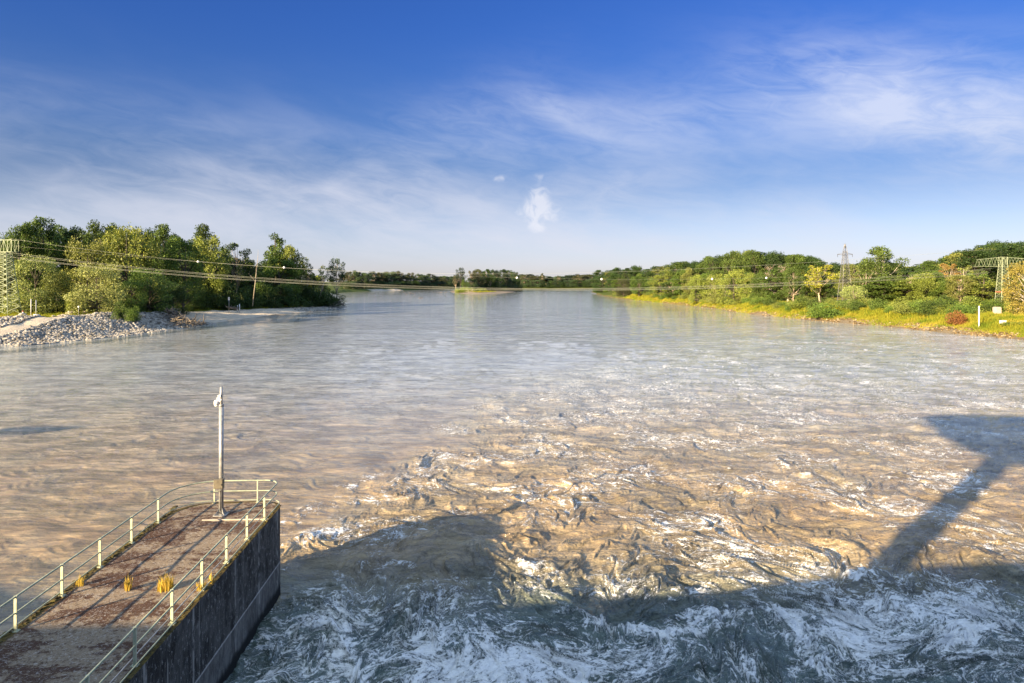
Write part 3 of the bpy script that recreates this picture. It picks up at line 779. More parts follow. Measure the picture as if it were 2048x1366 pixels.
def crane():
    t = empty('gantry_crane', (-20.5, -4, 13.6), 'tall gantry crane on the dam whose slanting shadow falls across the river', 'crane')
    c = MB(); c.box((0, 0, 6.5), (1.35, 1.35, 13.0)); c.obj('column', M_DARK, t)
    q = [caster(*p, -4.0) for p in ((1848, 832), (1885, 872), (1945, 905), (1990, 918), (2060, 935), (2110, 900), (2110, 838), (1960, 832))]
    m_ = MB(); n = len(q)
    m_.add([(x + 20.5, .6, z - 13.6) for x, z in q] + [(x + 20.5, -.6, z - 13.6) for x, z in q],
           [tuple(range(n)), tuple(range(2 * n - 1, n - 1, -1))] + [(i, i + n, (i + 1) % n + n, (i + 1) % n) for i in range(n)])
    m_.obj('machine_house', M_DARK, t)
    # unseen tall tower on the left, placed from its shadow streak
    xl, hl = caster(70, 866, -4.0)
    t2 = empty('slim_tower', (xl - 3, -4, 13.9), 'unseen slim tall tower on the dam throwing a thin shadow streak', 'tower')
    b = MB(); b.box((0, 0, (hl - 14) / 2), (.5, .5, hl - 14)); b.obj('shaft', M_DARK, t2)
    b = MB(); b.box((0, 0, hl - 13.5), (6.5, .8, 1.6)); b.obj('tower_head', M_DARK, t2)
crane()

# ------------------------------------------------------------------ trees
def leaves(cent, size, r_, tint, flat=.0):
    n = len(cent)
    d = r_.standard_normal((n, 3)); d /= np.linalg.norm(d, axis=1)[:, None]
    u = np.cross(d, r_.standard_normal((n, 3))); u /= np.linalg.norm(u, axis=1)[:, None]
    v = np.cross(d, u)
    s_ = (size * r_.uniform(.6, 1.3, n))[:, None]
    c = cent
    q = np.stack([c - u * s_, c - v * s_ * .55 + d * s_ * .12, c + u * s_, c + v * s_ * .55 + d * s_ * .12], 1)
    return q.reshape(-1, 3), np.arange(n * 4).reshape(-1, 4), np.repeat(tint, 4)
def crown_mesh(name, clumps, per, size, seed, jitter=.35):
    """clumps: rows of x,y,z,rx,rz"""
    r_ = np.random.default_rng(seed)
    cl = np.asarray(clumps, dtype=np.float64); k = len(cl)
    wgt = (cl[:, 3] ** 2 * cl[:, 4] / cl[:, 3]); wgt /= wgt.sum()
    idx = r_.choice(k, size=per * k, p=wgt)
    d = r_.standard_normal((len(idx), 3)); d /= np.linalg.norm(d, axis=1)[:, None]
    rad = r_.uniform(.40, 1.0, len(idx)) ** .45 * (1 + jitter * r_.standard_normal(len(idx)) * .35)
    # lumpy surface
    lum = 1 + .28 * np.sin(d[:, 0] * 5 + idx) * np.sin(d[:, 1] * 5 + idx * 1.7) * np.sin(d[:, 2] * 4 + idx * .6)
    rad = rad * lum
    c = cl[idx, :3] + d * rad[:, None] * np.stack([cl[idx, 3], cl[idx, 3], cl[idx, 4]], 1)
    keep = c[:, 2] > .02
    c = c[keep]; idx = idx[keep]
    ct = r_.uniform(0, 1, k)
    tint = np.clip(.35 * ct[idx] + .65 * r_.uniform(0, 1, len(idx)), 0, 1)
    v, f, tn = leaves(c, size, r_, tint)
    me = npmesh(name, v, f, False, M_LEAF)
    at = me.attributes.new('tint', 'FLOAT', 'POINT'); at.data.foreach_set('value', tn.astype(np.float32))
    return me
def limb_mesh(name, clumps, H, tr, seed, splay=.5, twigs=0, fork=0, r0=.18):
    rr = random.Random(seed); m_ = MB()
    top = Vector((rr.uniform(-.04, .04) * H, rr.uniform(-.04, .04) * H, H * tr))
    tk = [Vector((0, 0, -1.0)), Vector((0, 0, .0)), top * .35 + Vector((rr.uniform(-.3, .3), rr.uniform(-.3, .3), 0)), top * .7, top]
    bw = H * .018 * (r0 / .18)
    m_.tube(tk, [bw * 1.25, bw, bw * .75, bw * .5, bw * .12], 7)
    def tpt(t):
        a = t * 3; i = min(int(a), 2); f_ = a - i
        return tk[1 + i].lerp(tk[2 + i], f_)
    for c in clumps:
        cc = Vector(c[:3]); t0 = max(.12, min(.95, (cc.z / (H * tr)) * rr.uniform(.45, .75)))
        a = tpt(t0); b = a.lerp(cc, .5) + Vector((rr.uniform(-1, 1), rr.uniform(-1, 1), rr.uniform(-.3, 1))) * H * .02
        rad = bw * (1 - t0) * .45 + .03
        m_.tube([a, b, cc], [rad, rad * .6, rad * .15], 5)
        for _ in range(twigs):
            e = cc + Vector((rr.uniform(-1, 1), rr.uniform(-1, 1), rr.uniform(-.3, 1.2))) * c[3] * 1.2
            s_ = b.lerp(cc, rr.uniform(.2, 1))
            mid = s_.lerp(e, .5) + Vector((rr.uniform(-1, 1), rr.uniform(-1, 1), rr.uniform(0, 1))) * .25
            m_.tube([s_, mid, e], [rad * .3, rad * .2, .015], 4, False)
    return m_.mesh(name, M_BARK, True)
def envelope(kind, H, Wd, n, seed):
    rr = random.Random(seed); out = []
    while len(out) < n:
        z = rr.random(); a = rr.uniform(0, 2 * PI)
        if kind == 'broad': z = .22 + .75 * z; prof_ = math.sin(min(1, max(0, (z - .10) / .92)) * PI) ** .55
        elif kind == 'willow': z = .06 + .86 * z; prof_ = (1 - ((z - .38) / .62) ** 2 if z > .38 else 1 - ((.38 - z) / .6) ** 2 * .5) ** .5
        elif kind == 'poplar': z = .12 + .84 * z; prof_ = math.sin(min(1, (z + .05)) * PI) ** .45
        elif kind == 'sparse': z = .38 + .58 * z; prof_ = math.sin(min(1, (z - .25) / .78) * PI) ** .5
        elif kind == 'shrub': z = .15 + .65 * z; prof_ = (1 - z * z) ** .5
        elif kind == 'umbrella': z = .50 + .46 * z; prof_ = math.sin(min(1, (z - .42) / .6) * PI) ** .4
        else: z = .25 + .7 * z; prof_ = math.sin(z * PI) ** .5
        r_ = prof_ * Wd / 2 * rr.uniform(.25, .95) ** .5
        k = {'broad': .16, 'willow': .17, 'poplar': .24, 'sparse': .13, 'shrub': .34, 'umbrella': .15}.get(kind, .12)
        q = k * Wd * rr.uniform(.55, 1.15)
        out.append((r_ * math.cos(a), r_ * math.sin(a), z * H, q, q * rr.uniform(.6, .95)))
    return out
PROTO = {}
def proto(key, kind, H, Wd, ncl, per, leaf, seed, tr=.9, twigs=0, r0=.18, leafy=True):
    cl = envelope(kind, H, Wd, ncl, seed)
    PROTO[key] = (crown_mesh('crown', cl, per, leaf, seed) if leafy else None, limb_mesh('trunk', cl, H, tr, seed, twigs=twigs, r0=r0), H, Wd)
proto('broad1', 'broad', 25, 16, 46, 190, .34, 1); proto('broad2', 'broad', 25, 15, 40, 200, .34, 2); proto('broad3', 'broad', 25, 17, 54, 170, .34, 3)
proto('willow1', 'willow', 16, 15, 52, 210, .25, 4); proto('willow2', 'willow', 16, 14, 44, 220, .25, 5)
proto('poplar1', 'poplar', 26, 9, 34, 200, .32, 6, .95); proto('poplar2', 'poplar', 26, 10, 40, 180, .32, 7, .95)
proto('sparse1', 'sparse', 22, 13, 34, 90, .32, 8, .92, 3); proto('sparse2', 'sparse', 22, 12, 28, 90, .32, 9, .92, 3)
proto('bare1', 'sparse', 18, 12, 26, 38, .22, 10, .9, 16, .14); proto('bare2', 'sparse', 18, 11, 22, 30, .22, 14, .9, 16, .14)
proto('shrub1', 'shrub', 5, 7, 14, 260, .20, 11, .5); proto('shrub2', 'shrub', 5, 6, 11, 280, .20, 12, .5)
proto('umbrella1', 'umbrella', 24, 15, 28, 150, .30, 13, .88, 3)
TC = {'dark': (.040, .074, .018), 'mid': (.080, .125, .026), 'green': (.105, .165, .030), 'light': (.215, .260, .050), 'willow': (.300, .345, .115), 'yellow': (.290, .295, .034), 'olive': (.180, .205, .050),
      'gold': (.245, .215, .050), 'orange': (.230, .150, .040), 'pink': (.210, .130, .070), 'far': (.075, .120, .054), 'farl': (.075, .085, .035), 'blue': (.030, .050, .028), 'red': (.22, .095, .035)}
BK = {'dark': (.10, .085, .065), 'pale': (.42, .34, .25), 'white': (.55, .48, .40)}
def plant(key, X, Y, H, Wd, col, lab, cat='tree', group=None, bark='dark', name=None, z=None, lean=0):
    cm, tm, h0, w0 = PROTO[key]
    z = gz(X, Y) if z is None else z
    sx, sz = Wd / w0, H / h0
    nm = name or ('shrub' if cat == 'shrub' else 'tree')
    t = empty(nm, (X, Y, z), lab, cat, group)
    t.rotation_euler = (0, lean, random.uniform(0, 2 * PI)); t.scale = (sx, sx, sz)
    v = random.uniform(.85, 1.18); c = TC[col]
    if cm:
        o = link('crown', cm, t); o.color = (c[0] * v, c[1] * v * random.uniform(.94, 1.05), c[2] * v, 1)
    o = link('trunk', tm, t); o.color = (*BK[bark], 1)
    return t
def tree_px(key, px, top, Y, wpx, col, lab, **k):   # a tree whose top is seen at px,top when it stands at depth Y
    X, _, zt = P(px, top, Y); z0 = gz(X, Y)
    return plant(key, X, Y, max(1.0, (zt - z0) * 1.02), wpx * Y / FP, col, lab, z=z0 - .1, **k)

# --- left bank, tree by tree (pixel, top, depth, width, colour)
LG = 'trees of the left bank wood'
for a in [
 ('willow1', 68, 512, 214, 92, 'willow', 'round pale green willow just right of the left pylon'),
 ('willow2', 112, 545, 216, 60, 'olive', 'small olive willow low beside the round pale willow near the left pylon'),
 ('willow1', 195, 528, 214, 96, 'willow', 'bright pale willow standing at the top of the stone slope'),
 ('willow2', 256, 457, 250, 124, 'light', 'broad tall yellow green willow behind the stone slope'),
 ('willow1', 172, 480, 238, 78, 'olive', 'brownish olive round tree between the poplars and the pale willow'),
 ('broad1', 42, 452, 262, 70, 'mid', 'dark clumpy poplar top right above the left pylon'),
 ('broad2', 92, 438, 268, 76, 'mid', 'tallest poplar on the left bank with ragged top'),
 ('poplar1', 148, 453, 276, 50, 'dark', 'dark narrow poplar left of the broad yellow green willow'),
 ('broad3', 205, 451, 286, 86, 'mid', 'dark tree behind the top of the yellow green willow'),
 ('broad2', 332, 453, 282, 70, 'mid', 'dark leafy tree right behind the broad yellow green willow'),
 ('broad1', 366, 480, 268, 86, 'green', 'loose bright green poplar with large clumps above the cut bank'),
 ('poplar2', 404, 450, 330, 48, 'mid', 'tall square topped dark tree standing out above the wood'),
 ('broad3', 416, 478, 312, 74, 'light', 'yellow green tree below the square topped dark tree'),
 ('sparse1', 472, 486, 345, 58, 'mid', 'open airy tree with thin branches in the middle of the left wood'),
 ('broad2', 506, 522, 350, 50, 'mid', 'low green tree left of the leaning bare pole'),
 ('poplar1', 553, 467, 372, 46, 'mid', 'tallest tree near the point with a knobbly dark crown'),
 ('broad1', 585, 496, 372, 62, 'olive', 'olive brown tree right of the knobbly tall tree'),
 ('broad3', 560, 520, 362, 74, 'green', 'bushy green tree at the foot of the knobbly tall tree'),
 ('sparse2', 616, 528, 388, 36, 'mid', 'thin dark tree between the tall group and the gap near the point'),
 ('sparse2', 646, 533, 396, 34, 'light', 'small pale topped tree with leaning whitish trunks near the point'),
 ('umbrella1', 673, 518, 402, 38, 'dark', 'lone dark umbrella shaped tree at the tip of the point'),
 ('poplar2', 620, 567, 384, 11, 'yellow', 'small slim bright yellow green poplar near the point'),
 ('willow1', 8, 468, 246, 60, 'mid', 'dark green tree behind the left pylon at the picture edge'),
 ('broad1', 22, 520, 236, 60, 'olive', 'olive tree seen through the lattice of the left pylon'),
 ('willow2', 300, 540, 232, 90, 'mid', 'shaded green tree above the cut bank on the left'),
 ('willow1', 262, 560, 222, 60, 'green', 'green rounded tree right of the bright pale willow'),
 ('willow2', 345, 570, 246, 60, 'dark', 'dark bushy tree above the driftwood pile'),
 ('willow2', 432, 545, 312, 44, 'light', 'sunlit yellow green tree at the back edge of the beach'),
]:
    tree_px(*a, group=LG, bark='pale' if 'sparse' in a[0] or 'umbrella' in a[0] else 'dark')
back = 'deep green tree in the close-set back rows of the left bank wood'
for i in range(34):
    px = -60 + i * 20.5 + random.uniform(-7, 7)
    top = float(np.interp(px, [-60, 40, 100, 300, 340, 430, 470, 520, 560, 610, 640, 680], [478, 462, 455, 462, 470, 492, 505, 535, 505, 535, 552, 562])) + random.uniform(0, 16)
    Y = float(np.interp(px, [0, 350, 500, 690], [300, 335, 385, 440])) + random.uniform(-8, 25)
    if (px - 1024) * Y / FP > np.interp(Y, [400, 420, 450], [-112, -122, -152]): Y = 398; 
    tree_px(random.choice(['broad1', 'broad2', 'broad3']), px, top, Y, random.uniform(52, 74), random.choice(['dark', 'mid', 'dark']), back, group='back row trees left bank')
under = 'dark shaded shrub in the low front growth along the left bank wood'
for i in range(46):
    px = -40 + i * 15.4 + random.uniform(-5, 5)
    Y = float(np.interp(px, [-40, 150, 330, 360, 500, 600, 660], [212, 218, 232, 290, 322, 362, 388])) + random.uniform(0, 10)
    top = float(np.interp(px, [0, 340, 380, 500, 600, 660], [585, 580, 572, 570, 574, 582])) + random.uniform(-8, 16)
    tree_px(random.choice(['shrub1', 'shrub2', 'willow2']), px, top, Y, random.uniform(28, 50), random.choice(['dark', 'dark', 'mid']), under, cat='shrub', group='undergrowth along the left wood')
for a in [('shrub1', 644, 575, 384, 30, 'mid', 'round dark green bush by the water at the left point'), ('shrub2', 676, 588, 396, 32, 'mid', 'low bush overhanging the stony tip of the left point'),
          ('shrub1', 262, 608, 209, 26, 'green', 'bright green bush at the right end of the stone slope grass'), ('shrub2', 146, 592, 210, 24, 'light', 'small yellow green bush behind the boulders on the left bank'),
          ('shrub2', 240, 606, 207, 20, 'green', 'little green bush beside the bright bush above the stone slope'), ('shrub1', 372, 602, 292, 22, 'mid', 'green bush above the stump on the beach'),
          ('shrub1', 600, 590, 372, 30, 'green', 'green bush on the grass behind the narrow beach')]:
    tree_px(*a, cat='shrub', group='bushes by the left shore')

# --- right bank
RG = 'trees of the right bank wood'
for a in [
 ('broad2', 1208, 546, 840, 34, 'dark', 'dark tree at the river end of the right bank wood', 'dark'),
 ('broad1', 1226, 544, 760, 36, 'dark', 'second dark tree from the river end of the right bank wood', 'dark'),
 ('willow1', 1204, 552, 800, 34, 'dark', 'dense dark tree hanging over the water at the end of the right bank', 'dark'),
 ('willow2', 1234, 548, 720, 40, 'dark', 'wide dark tree behind the greyish pale willow', 'dark'),
 ('broad2', 1252, 541, 740, 36, 'dark', 'dark tree left of the domed dark one above the far right wood', 'dark'),
 ('broad3', 1270, 533, 760, 34, 'dark', 'domed dark tree standing above the far right wood', 'dark'),
 ('willow1', 1247, 558, 600, 30, 'farl', 'greyish pale willow low on the far right bank', 'dark'),
 ('broad1', 1278, 554, 560, 40, 'mid', 'green rounded tree beside the greyish pale willow', 'dark'),
 ('broad2', 1322, 552, 500, 44, 'light', 'sunlit green tree sloping towards the water on the right bank', 'dark'),
 ('poplar1', 1336, 529, 560, 30, 'mid', 'upright ragged tree left of the rounded far crown', 'dark'),
 ('broad3', 1375, 526, 640, 46, 'dark', 'wide rounded dark crown behind the light front trees', 'dark'),
 ('broad2', 1368, 540, 470, 44, 'green', 'fresh green tree in front of the wide rounded dark crown', 'dark'),
 ('willow2', 1393, 552, 420, 36, 'light', 'light willow with fine foliage by the right bank', 'dark'),
 ('willow1', 1416, 552, 425, 30, 'willow', 'pale grey green willow next to the light willow', 'dark'),
 ('broad1', 1430, 542, 440, 34, 'green', 'round bright green tree behind the two willows', 'dark'),
 ('sparse1', 1424, 514, 500, 30, 'mid', 'small dark tree standing up left of the long tall row', 'dark'),
 ('broad1', 1464, 506, 440, 50, 'mid', 'first tall tree of the long high row on the right bank', 'dark'),
 ('broad2', 1508, 505, 430, 48, 'mid', 'tall open topped tree second in the high row', 'dark'),
 ('broad3', 1548, 506, 425, 48, 'dark', 'tall dark tree third in the high row', 'dark'),
 ('broad2', 1588, 511, 415, 46, 'mid', 'tall tree fourth in the high row where the thin cable ends', 'dark'),
 ('broad1', 1628, 521, 405, 46, 'dark', 'lower dark tree at the right end of the high row', 'dark'),
 ('willow2', 1468, 541, 375, 62, 'light', 'broad golden green willow under the cables', 'dark'),
 ('willow1', 1506, 547, 362, 44, 'light', 'yellow green willow right of the broad golden green one', 'pale'),
 ('bare1', 1552, 532, 345, 60, 'pink', 'nearly bare pinkish brown tree with pale trunks', 'white'),
 ('sparse1', 1640, 530, 318, 66, 'yellow', 'golden yellow tree left of the grey pylon', 'pale'),
 ('willow2', 1708, 572, 268, 56, 'willow', 'round golden olive willow below the grey pylon', 'pale'),
 ('sparse2', 1708, 530, 330, 26, 'olive', 'slim brownish tree just right of the grey pylon', 'pale'),
 ('broad1', 1765, 498, 292, 84, 'mid', 'biggest tree with whitish crooked limbs right of the grey pylon', 'white'),
 ('bare2', 1810, 556, 280, 56, 'orange', 'thin half bare tree with pale forked trunk', 'white'),
 ('broad3', 1858, 546, 278, 60, 'green', 'bright green leafy tree with thin pale stems', 'pale'),
 ('broad2', 1848, 524, 330, 60, 'mid', 'green tree on the dip of the skyline behind the bright green one', 'dark'),
 ('sparse1', 1898, 527, 290, 44, 'orange', 'tree with orange tinted top near the big pylon', 'pale'),
 ('sparse2', 1928, 533, 285, 38, 'light', 'tall thin tree with straight pale trunk left of the big pylon', 'white'),
 ('sparse1', 1956, 540, 300, 38, 'mid', 'dark green tree under the arm of the big pylon', 'pale'),
 ('willow1', 2056, 524, 216, 82, 'gold', 'golden brown tree at the right picture edge', 'white'),
 ('broad3', 2070, 530, 235, 70, 'olive', 'olive tree beyond the right picture edge tree', 'dark'),
 ('broad1', 1925, 505, 420, 60, 'dark', 'dark crown at the left shoulder of the high rise of trees', 'dark'),
 ('broad2', 1960, 492, 430, 64, 'dark', 'dark crown near the top of the high rise of trees', 'dark'),
 ('broad3', 1992, 486, 440, 66, 'dark', 'dark crown forming the very top of the high rise of trees', 'dark'),
 ('broad1', 2030, 489, 430, 64, 'dark', 'dark crown right of the top of the high rise of trees', 'dark'),
]:
    tree_px(*a[:7], group=RG, bark=a[7])
back = 'deep green tree in the back rows of the right bank wood'
for i in range(74):
    px = 1206 + i * 12.2 + random.uniform(-5, 5)
    top = float(np.interp(px, [1200, 1240, 1300, 1340, 1400, 1440, 1500, 1600, 1640, 1700, 1760, 1830, 1880, 1920, 1960, 2000, 2100], [540, 528, 532, 525, 519, 510, 503, 509, 522, 524, 522, 529, 522, 504, 492, 486, 492])) + random.uniform(0, 13)
    Y = float(np.interp(px, [1200, 1300, 1400, 1500, 1600, 1700, 1900, 2100], [860, 700, 560, 470, 420, 370, 350, 340])) + random.uniform(-10, 40)
    tree_px(random.choice(['broad1', 'broad2', 'broad3', 'poplar2']), px, top, Y, random.uniform(.9, 1.3) * 21 * FP / Y, random.choice(['dark', 'mid', 'dark', 'olive']), back, group='back row trees right bank')
mid_ = 'green tree of the uneven middle row on the right bank'
for i in range(48):
    px = 1216 + i * 18 + random.uniform(-8, 8)
    Y = float(np.interp(px, [1200, 1250, 1340, 1434, 1562, 1700, 1800, 1906, 2048], [850, 620, 480, 395, 325, 290, 270, 262, 250])) + random.uniform(0, 18)
    if abs(px - 1690) < 30 or abs(px - 2003) < 20: continue
    top = float(np.interp(px, [1200, 1300, 1450, 1600, 1800, 2048], [550, 546, 542, 545, 550, 560])) + random.uniform(-10, 12)
    tree_px(random.choice(['broad1', 'willow2', 'poplar1', 'broad3', 'broad2', 'sparse2']), px, top, Y, random.uniform(10, 15) * FP / Y, random.choice(['mid', 'green', 'light', 'mid', 'green', 'olive', 'light']), mid_, group='middle row trees right bank', bark=random.choice(['dark', 'dark', 'pale']))
bs = 'yellow green shrub in the thicket lining the right bank'
for i in range(74):
    px = 1215 + i * 11.6 + random.uniform(-5, 5)
    Y = float(np.interp(px, [1200, 1232, 1337, 1434, 1562, 1600, 1764, 1906, 2048], [840, 640, 475, 392, 298, 288, 246, 218, 200])) + random.uniform(0, 14)
    h = random.uniform(2.6, 5.2)
    X = (px - 1024) * Y / FP
    if abs(px - 1957) < 26 or abs(px - 2006) < 22 or px > 1925: Y += 26; X = (px - 1024) * Y / FP
    plant(random.choice(['shrub1', 'shrub2']), X, Y, h, h * random.uniform(1.2, 1.9), random.choice(['light', 'green', 'green', 'mid', 'olive', 'light']), bs, 'shrub', 'thicket along the right bank')
for a in [('shrub1', 1910, 617, 205, 28, 'red', 'rust red round shrub on the grassy right bank'), ('shrub2', 1905, 605, 226, 56, 'green', 'large bright green bush behind the rust red shrub'),
          ('shrub1', 1650, 602, 262, 50, 'green', 'dark leaved bush below the golden yellow tree'), ('shrub1', 2030, 640, 190, 44, 'green', 'low green bush at the right edge beside the white box')]:
    tree_px(*a, cat='shrub', group='bushes on the right bank')

# --- far shore and island
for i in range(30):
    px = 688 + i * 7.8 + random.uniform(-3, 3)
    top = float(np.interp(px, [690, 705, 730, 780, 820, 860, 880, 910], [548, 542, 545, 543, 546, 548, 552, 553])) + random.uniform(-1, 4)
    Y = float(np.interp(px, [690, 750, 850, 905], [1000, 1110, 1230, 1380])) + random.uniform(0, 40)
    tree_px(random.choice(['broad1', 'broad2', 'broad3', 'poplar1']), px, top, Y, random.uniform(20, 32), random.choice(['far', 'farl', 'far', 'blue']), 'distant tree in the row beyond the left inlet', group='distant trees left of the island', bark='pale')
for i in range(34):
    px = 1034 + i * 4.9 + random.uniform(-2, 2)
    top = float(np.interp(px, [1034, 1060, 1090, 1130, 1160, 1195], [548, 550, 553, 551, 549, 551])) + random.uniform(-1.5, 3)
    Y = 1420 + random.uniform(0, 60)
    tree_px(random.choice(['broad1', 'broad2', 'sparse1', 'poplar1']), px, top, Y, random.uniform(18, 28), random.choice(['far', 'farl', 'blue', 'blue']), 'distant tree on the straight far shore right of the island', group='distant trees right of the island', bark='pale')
for i in range(30):
    px = 690 + i * 7.6 + random.uniform(-3, 3); Y = float(np.interp(px, [690, 750, 850, 905], [985, 1095, 1220, 1370]))
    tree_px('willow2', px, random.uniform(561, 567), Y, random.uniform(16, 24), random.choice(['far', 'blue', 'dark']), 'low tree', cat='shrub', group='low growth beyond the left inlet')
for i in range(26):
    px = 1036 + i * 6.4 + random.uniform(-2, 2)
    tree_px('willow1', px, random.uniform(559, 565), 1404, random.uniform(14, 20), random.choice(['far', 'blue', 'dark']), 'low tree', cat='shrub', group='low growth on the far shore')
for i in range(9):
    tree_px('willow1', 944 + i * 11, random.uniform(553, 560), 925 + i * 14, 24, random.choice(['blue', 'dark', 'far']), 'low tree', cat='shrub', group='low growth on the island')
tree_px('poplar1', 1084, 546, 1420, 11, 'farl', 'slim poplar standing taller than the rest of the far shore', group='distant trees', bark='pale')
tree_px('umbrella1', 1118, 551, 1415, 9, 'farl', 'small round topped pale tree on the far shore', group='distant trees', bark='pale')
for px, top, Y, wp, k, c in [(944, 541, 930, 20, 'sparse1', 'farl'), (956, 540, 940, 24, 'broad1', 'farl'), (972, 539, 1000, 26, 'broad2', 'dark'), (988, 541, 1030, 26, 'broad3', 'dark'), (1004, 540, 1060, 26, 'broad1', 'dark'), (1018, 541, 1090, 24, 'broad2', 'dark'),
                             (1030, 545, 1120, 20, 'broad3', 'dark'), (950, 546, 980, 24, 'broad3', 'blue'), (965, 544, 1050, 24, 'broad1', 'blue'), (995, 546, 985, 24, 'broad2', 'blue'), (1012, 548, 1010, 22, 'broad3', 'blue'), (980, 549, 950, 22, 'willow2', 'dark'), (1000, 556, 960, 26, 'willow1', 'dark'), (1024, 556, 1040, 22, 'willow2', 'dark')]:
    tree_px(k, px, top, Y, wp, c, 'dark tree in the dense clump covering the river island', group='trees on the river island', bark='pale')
tree_px('umbrella1', 921, 536, 905, 22, 'blue', 'thin crowned tree standing alone at the left end of the island', group='island edge trees', bark='dark')
tree_px('sparse1', 912, 549, 960, 16, 'farl', 'low pale tree left of the thin crowned island tree', group='island edge trees', bark='pale')
for px in (918, 930, 940, 952, 965):
    tree_px('shrub1', px, 574 + random.uniform(-2, 2), 862, 14, 'light', 'low shrub at the front of the river island', cat='shrub', group='island shrubs')
tree_px('willow2', 930, 560, 900, 16, 'mid', 'small rounded bush tree below the thin crowned island tree', group='island edge trees')

# leaning dead trunks
def pole(name, p0, p1, r0, r1, mt, lab, cat, bits=0):
    t = empty(name, p0, lab, cat)
    b = Vector(p0); e = Vector(p1) - b
    m_ = MB(); m_.tube([Vector((0, 0, -1)), e * .5 + Vector((.15, 0, 0)), e], [r0, (r0 + r1) / 2, r1], 8); m_.obj('trunk', mt, t, True)
    if bits:
        rr = random.Random(bits); m_ = MB()
        for i in range(bits):
            a = e * rr.uniform(.45, .95); d = Vector((rr.uniform(-1, 1), rr.uniform(-.4, .4), rr.uniform(.8, 1.6))) * e.length * .16
            m_.tube([a, a + d * .5 + Vector((rr.uniform(-.3, .3), 0, 0)), a + d], [r1 * .9, r1 * .6, .03], 5)
        m_.obj('branches', mt, t, True)
    return t
pole('dead_trunk', P(505, 608, 318), P(516, 512, 318), .28, .08, M_POLEW, 'leaning bare trunk rising out of the left bank wood above the beach', 'trunk', 3)
pole('dead_trunk', P(638, 592, 378), P(657, 540, 378), .32, .10, M_POLEW, 'whitish forked dead trunk leaning beside the lone umbrella shaped tree', 'trunk', 6)
pole('dead_trunk', P(999 + 1024 - 15, 634, 204), P(2005 + 28 - 2, 590, 204), .25, .12, M_POLEW, 'pale orange trunk with side branch in the golden tree at the right edge', 'trunk', 4) if False else None

# ------------------------------------------------------------------ pylons and cables
def bars(m_, segs, r):
    for a, b in segs: m_.tube([a, b], r, 4, False)
def lattice(levels, step_x=True, r_leg=.11, r_br=.06):
    """levels: list of (z, half width x, half width y)"""
    legs, br = MB(), MB()
    for k in range(len(levels) - 1):
        z0, a0, b0 = levels[k]; z1, a1, b1 = levels[k + 1]
        c0 = [Vector((sx * a0, sy * b0, z0)) for sx, sy in ((-1, -1), (1, -1), (1, 1), (-1, 1))]
        c1 = [Vector((sx * a1, sy * b1, z1)) for sx, sy in ((-1, -1), (1, -1), (1, 1), (-1, 1))]
        for i in range(4):
            j = (i + 1) % 4
            legs.tube([c0[i], c1[i]], r_leg, 5, False)
            br.tube([c0[i], c1[j]], r_br, 4, False); br.tube([c0[j], c1[i]], r_br, 4, False)
            br.tube([c1[i], c1[j]], r_br, 4, False)
    return legs, br
def levels_between(z0, a0, z1, a1, n):
    out = []; q = (a1 / a0) ** (1 / n) if a1 != a0 else 1
    ws = [a0 * q ** i for i in range(n + 1)]; tot = sum((ws[i] + ws[i + 1]) for i in range(n)); acc = 0
    out.append((z0, a0, a0))
    for i in range(n):
        acc += ws[i] + ws[i + 1]; out.append((z0 + (z1 - z0) * acc / tot, ws[i + 1], ws[i + 1]))
    return out
# left: river-crossing pylon, only its right part in the frame
def left_pylon():
    Y = 204; X, _, zt = P(10, 480, Y); z0 = gz(X, Y); H = zt - z0
    t = empty('pylon', (X, Y, z0), 'pale green lattice pylon at the left picture edge with a box shaped head', 'pylon', 'river crossing pylons')
    hw0 = 2.9; hw1 = 1.2; zb = H - 3.8
    legs, br = lattice(levels_between(0, hw0, zb, hw1, 11), r_leg=.11, r_br=.055)
    legs.obj('legs', M_PYL, t); br.obj('bracing', M_PYL, t)
    hd = MB(); wx = 3.0; n = 6
    for y in (-1.5, 1.5):
        for z in (zb + .3, H): hd.tube([(-wx - 3, y, z), (wx, y, z)], .07, 4, False)
        for i in range(n + 3):
            x0 = -wx - 3 + (2 * wx + 3) * i / (n + 2)
            hd.tube([(x0, y, zb + .3), (x0, y, H)], .05, 4, False)
            if i < n + 2:
                x1 = -wx - 3 + (2 * wx + 3) * (i + 1) / (n + 2)
                hd.tube([(x0, y, zb + .3 if i % 2 else H), (x1, y, H if i % 2 else zb + .3)], .04, 4, False)
    for x in (-wx - 3, wx):
        for z in (zb + .3, H): hd.tube([(x, -1.5, z), (x, 1.5, z)], .06, 4, False)
    for i in range(n + 2):
        x0 = -wx - 3 + (2 * wx + 3) * i / (n + 2); x1 = -wx - 3 + (2 * wx + 3) * (i + 1) / (n + 2)
        for z in (zb + .3, H): hd.tube([(x0, -1.5, z), (x1, 1.5, z)], .035, 4, False)
    hd.obj('crossarm', M_PYL, t)
    for k, x in enumerate((-4.4, -2.4, 1.6, 2.8)):
        for s_ in (-1, 1):
            MB().tube([(x, s_ * 1.4, zb + .3), (x + .2, s_ * 1.8, zb - 1.3)], .07, 6).obj('insulator', M_DARK, t)
    return Y
left_pylon()
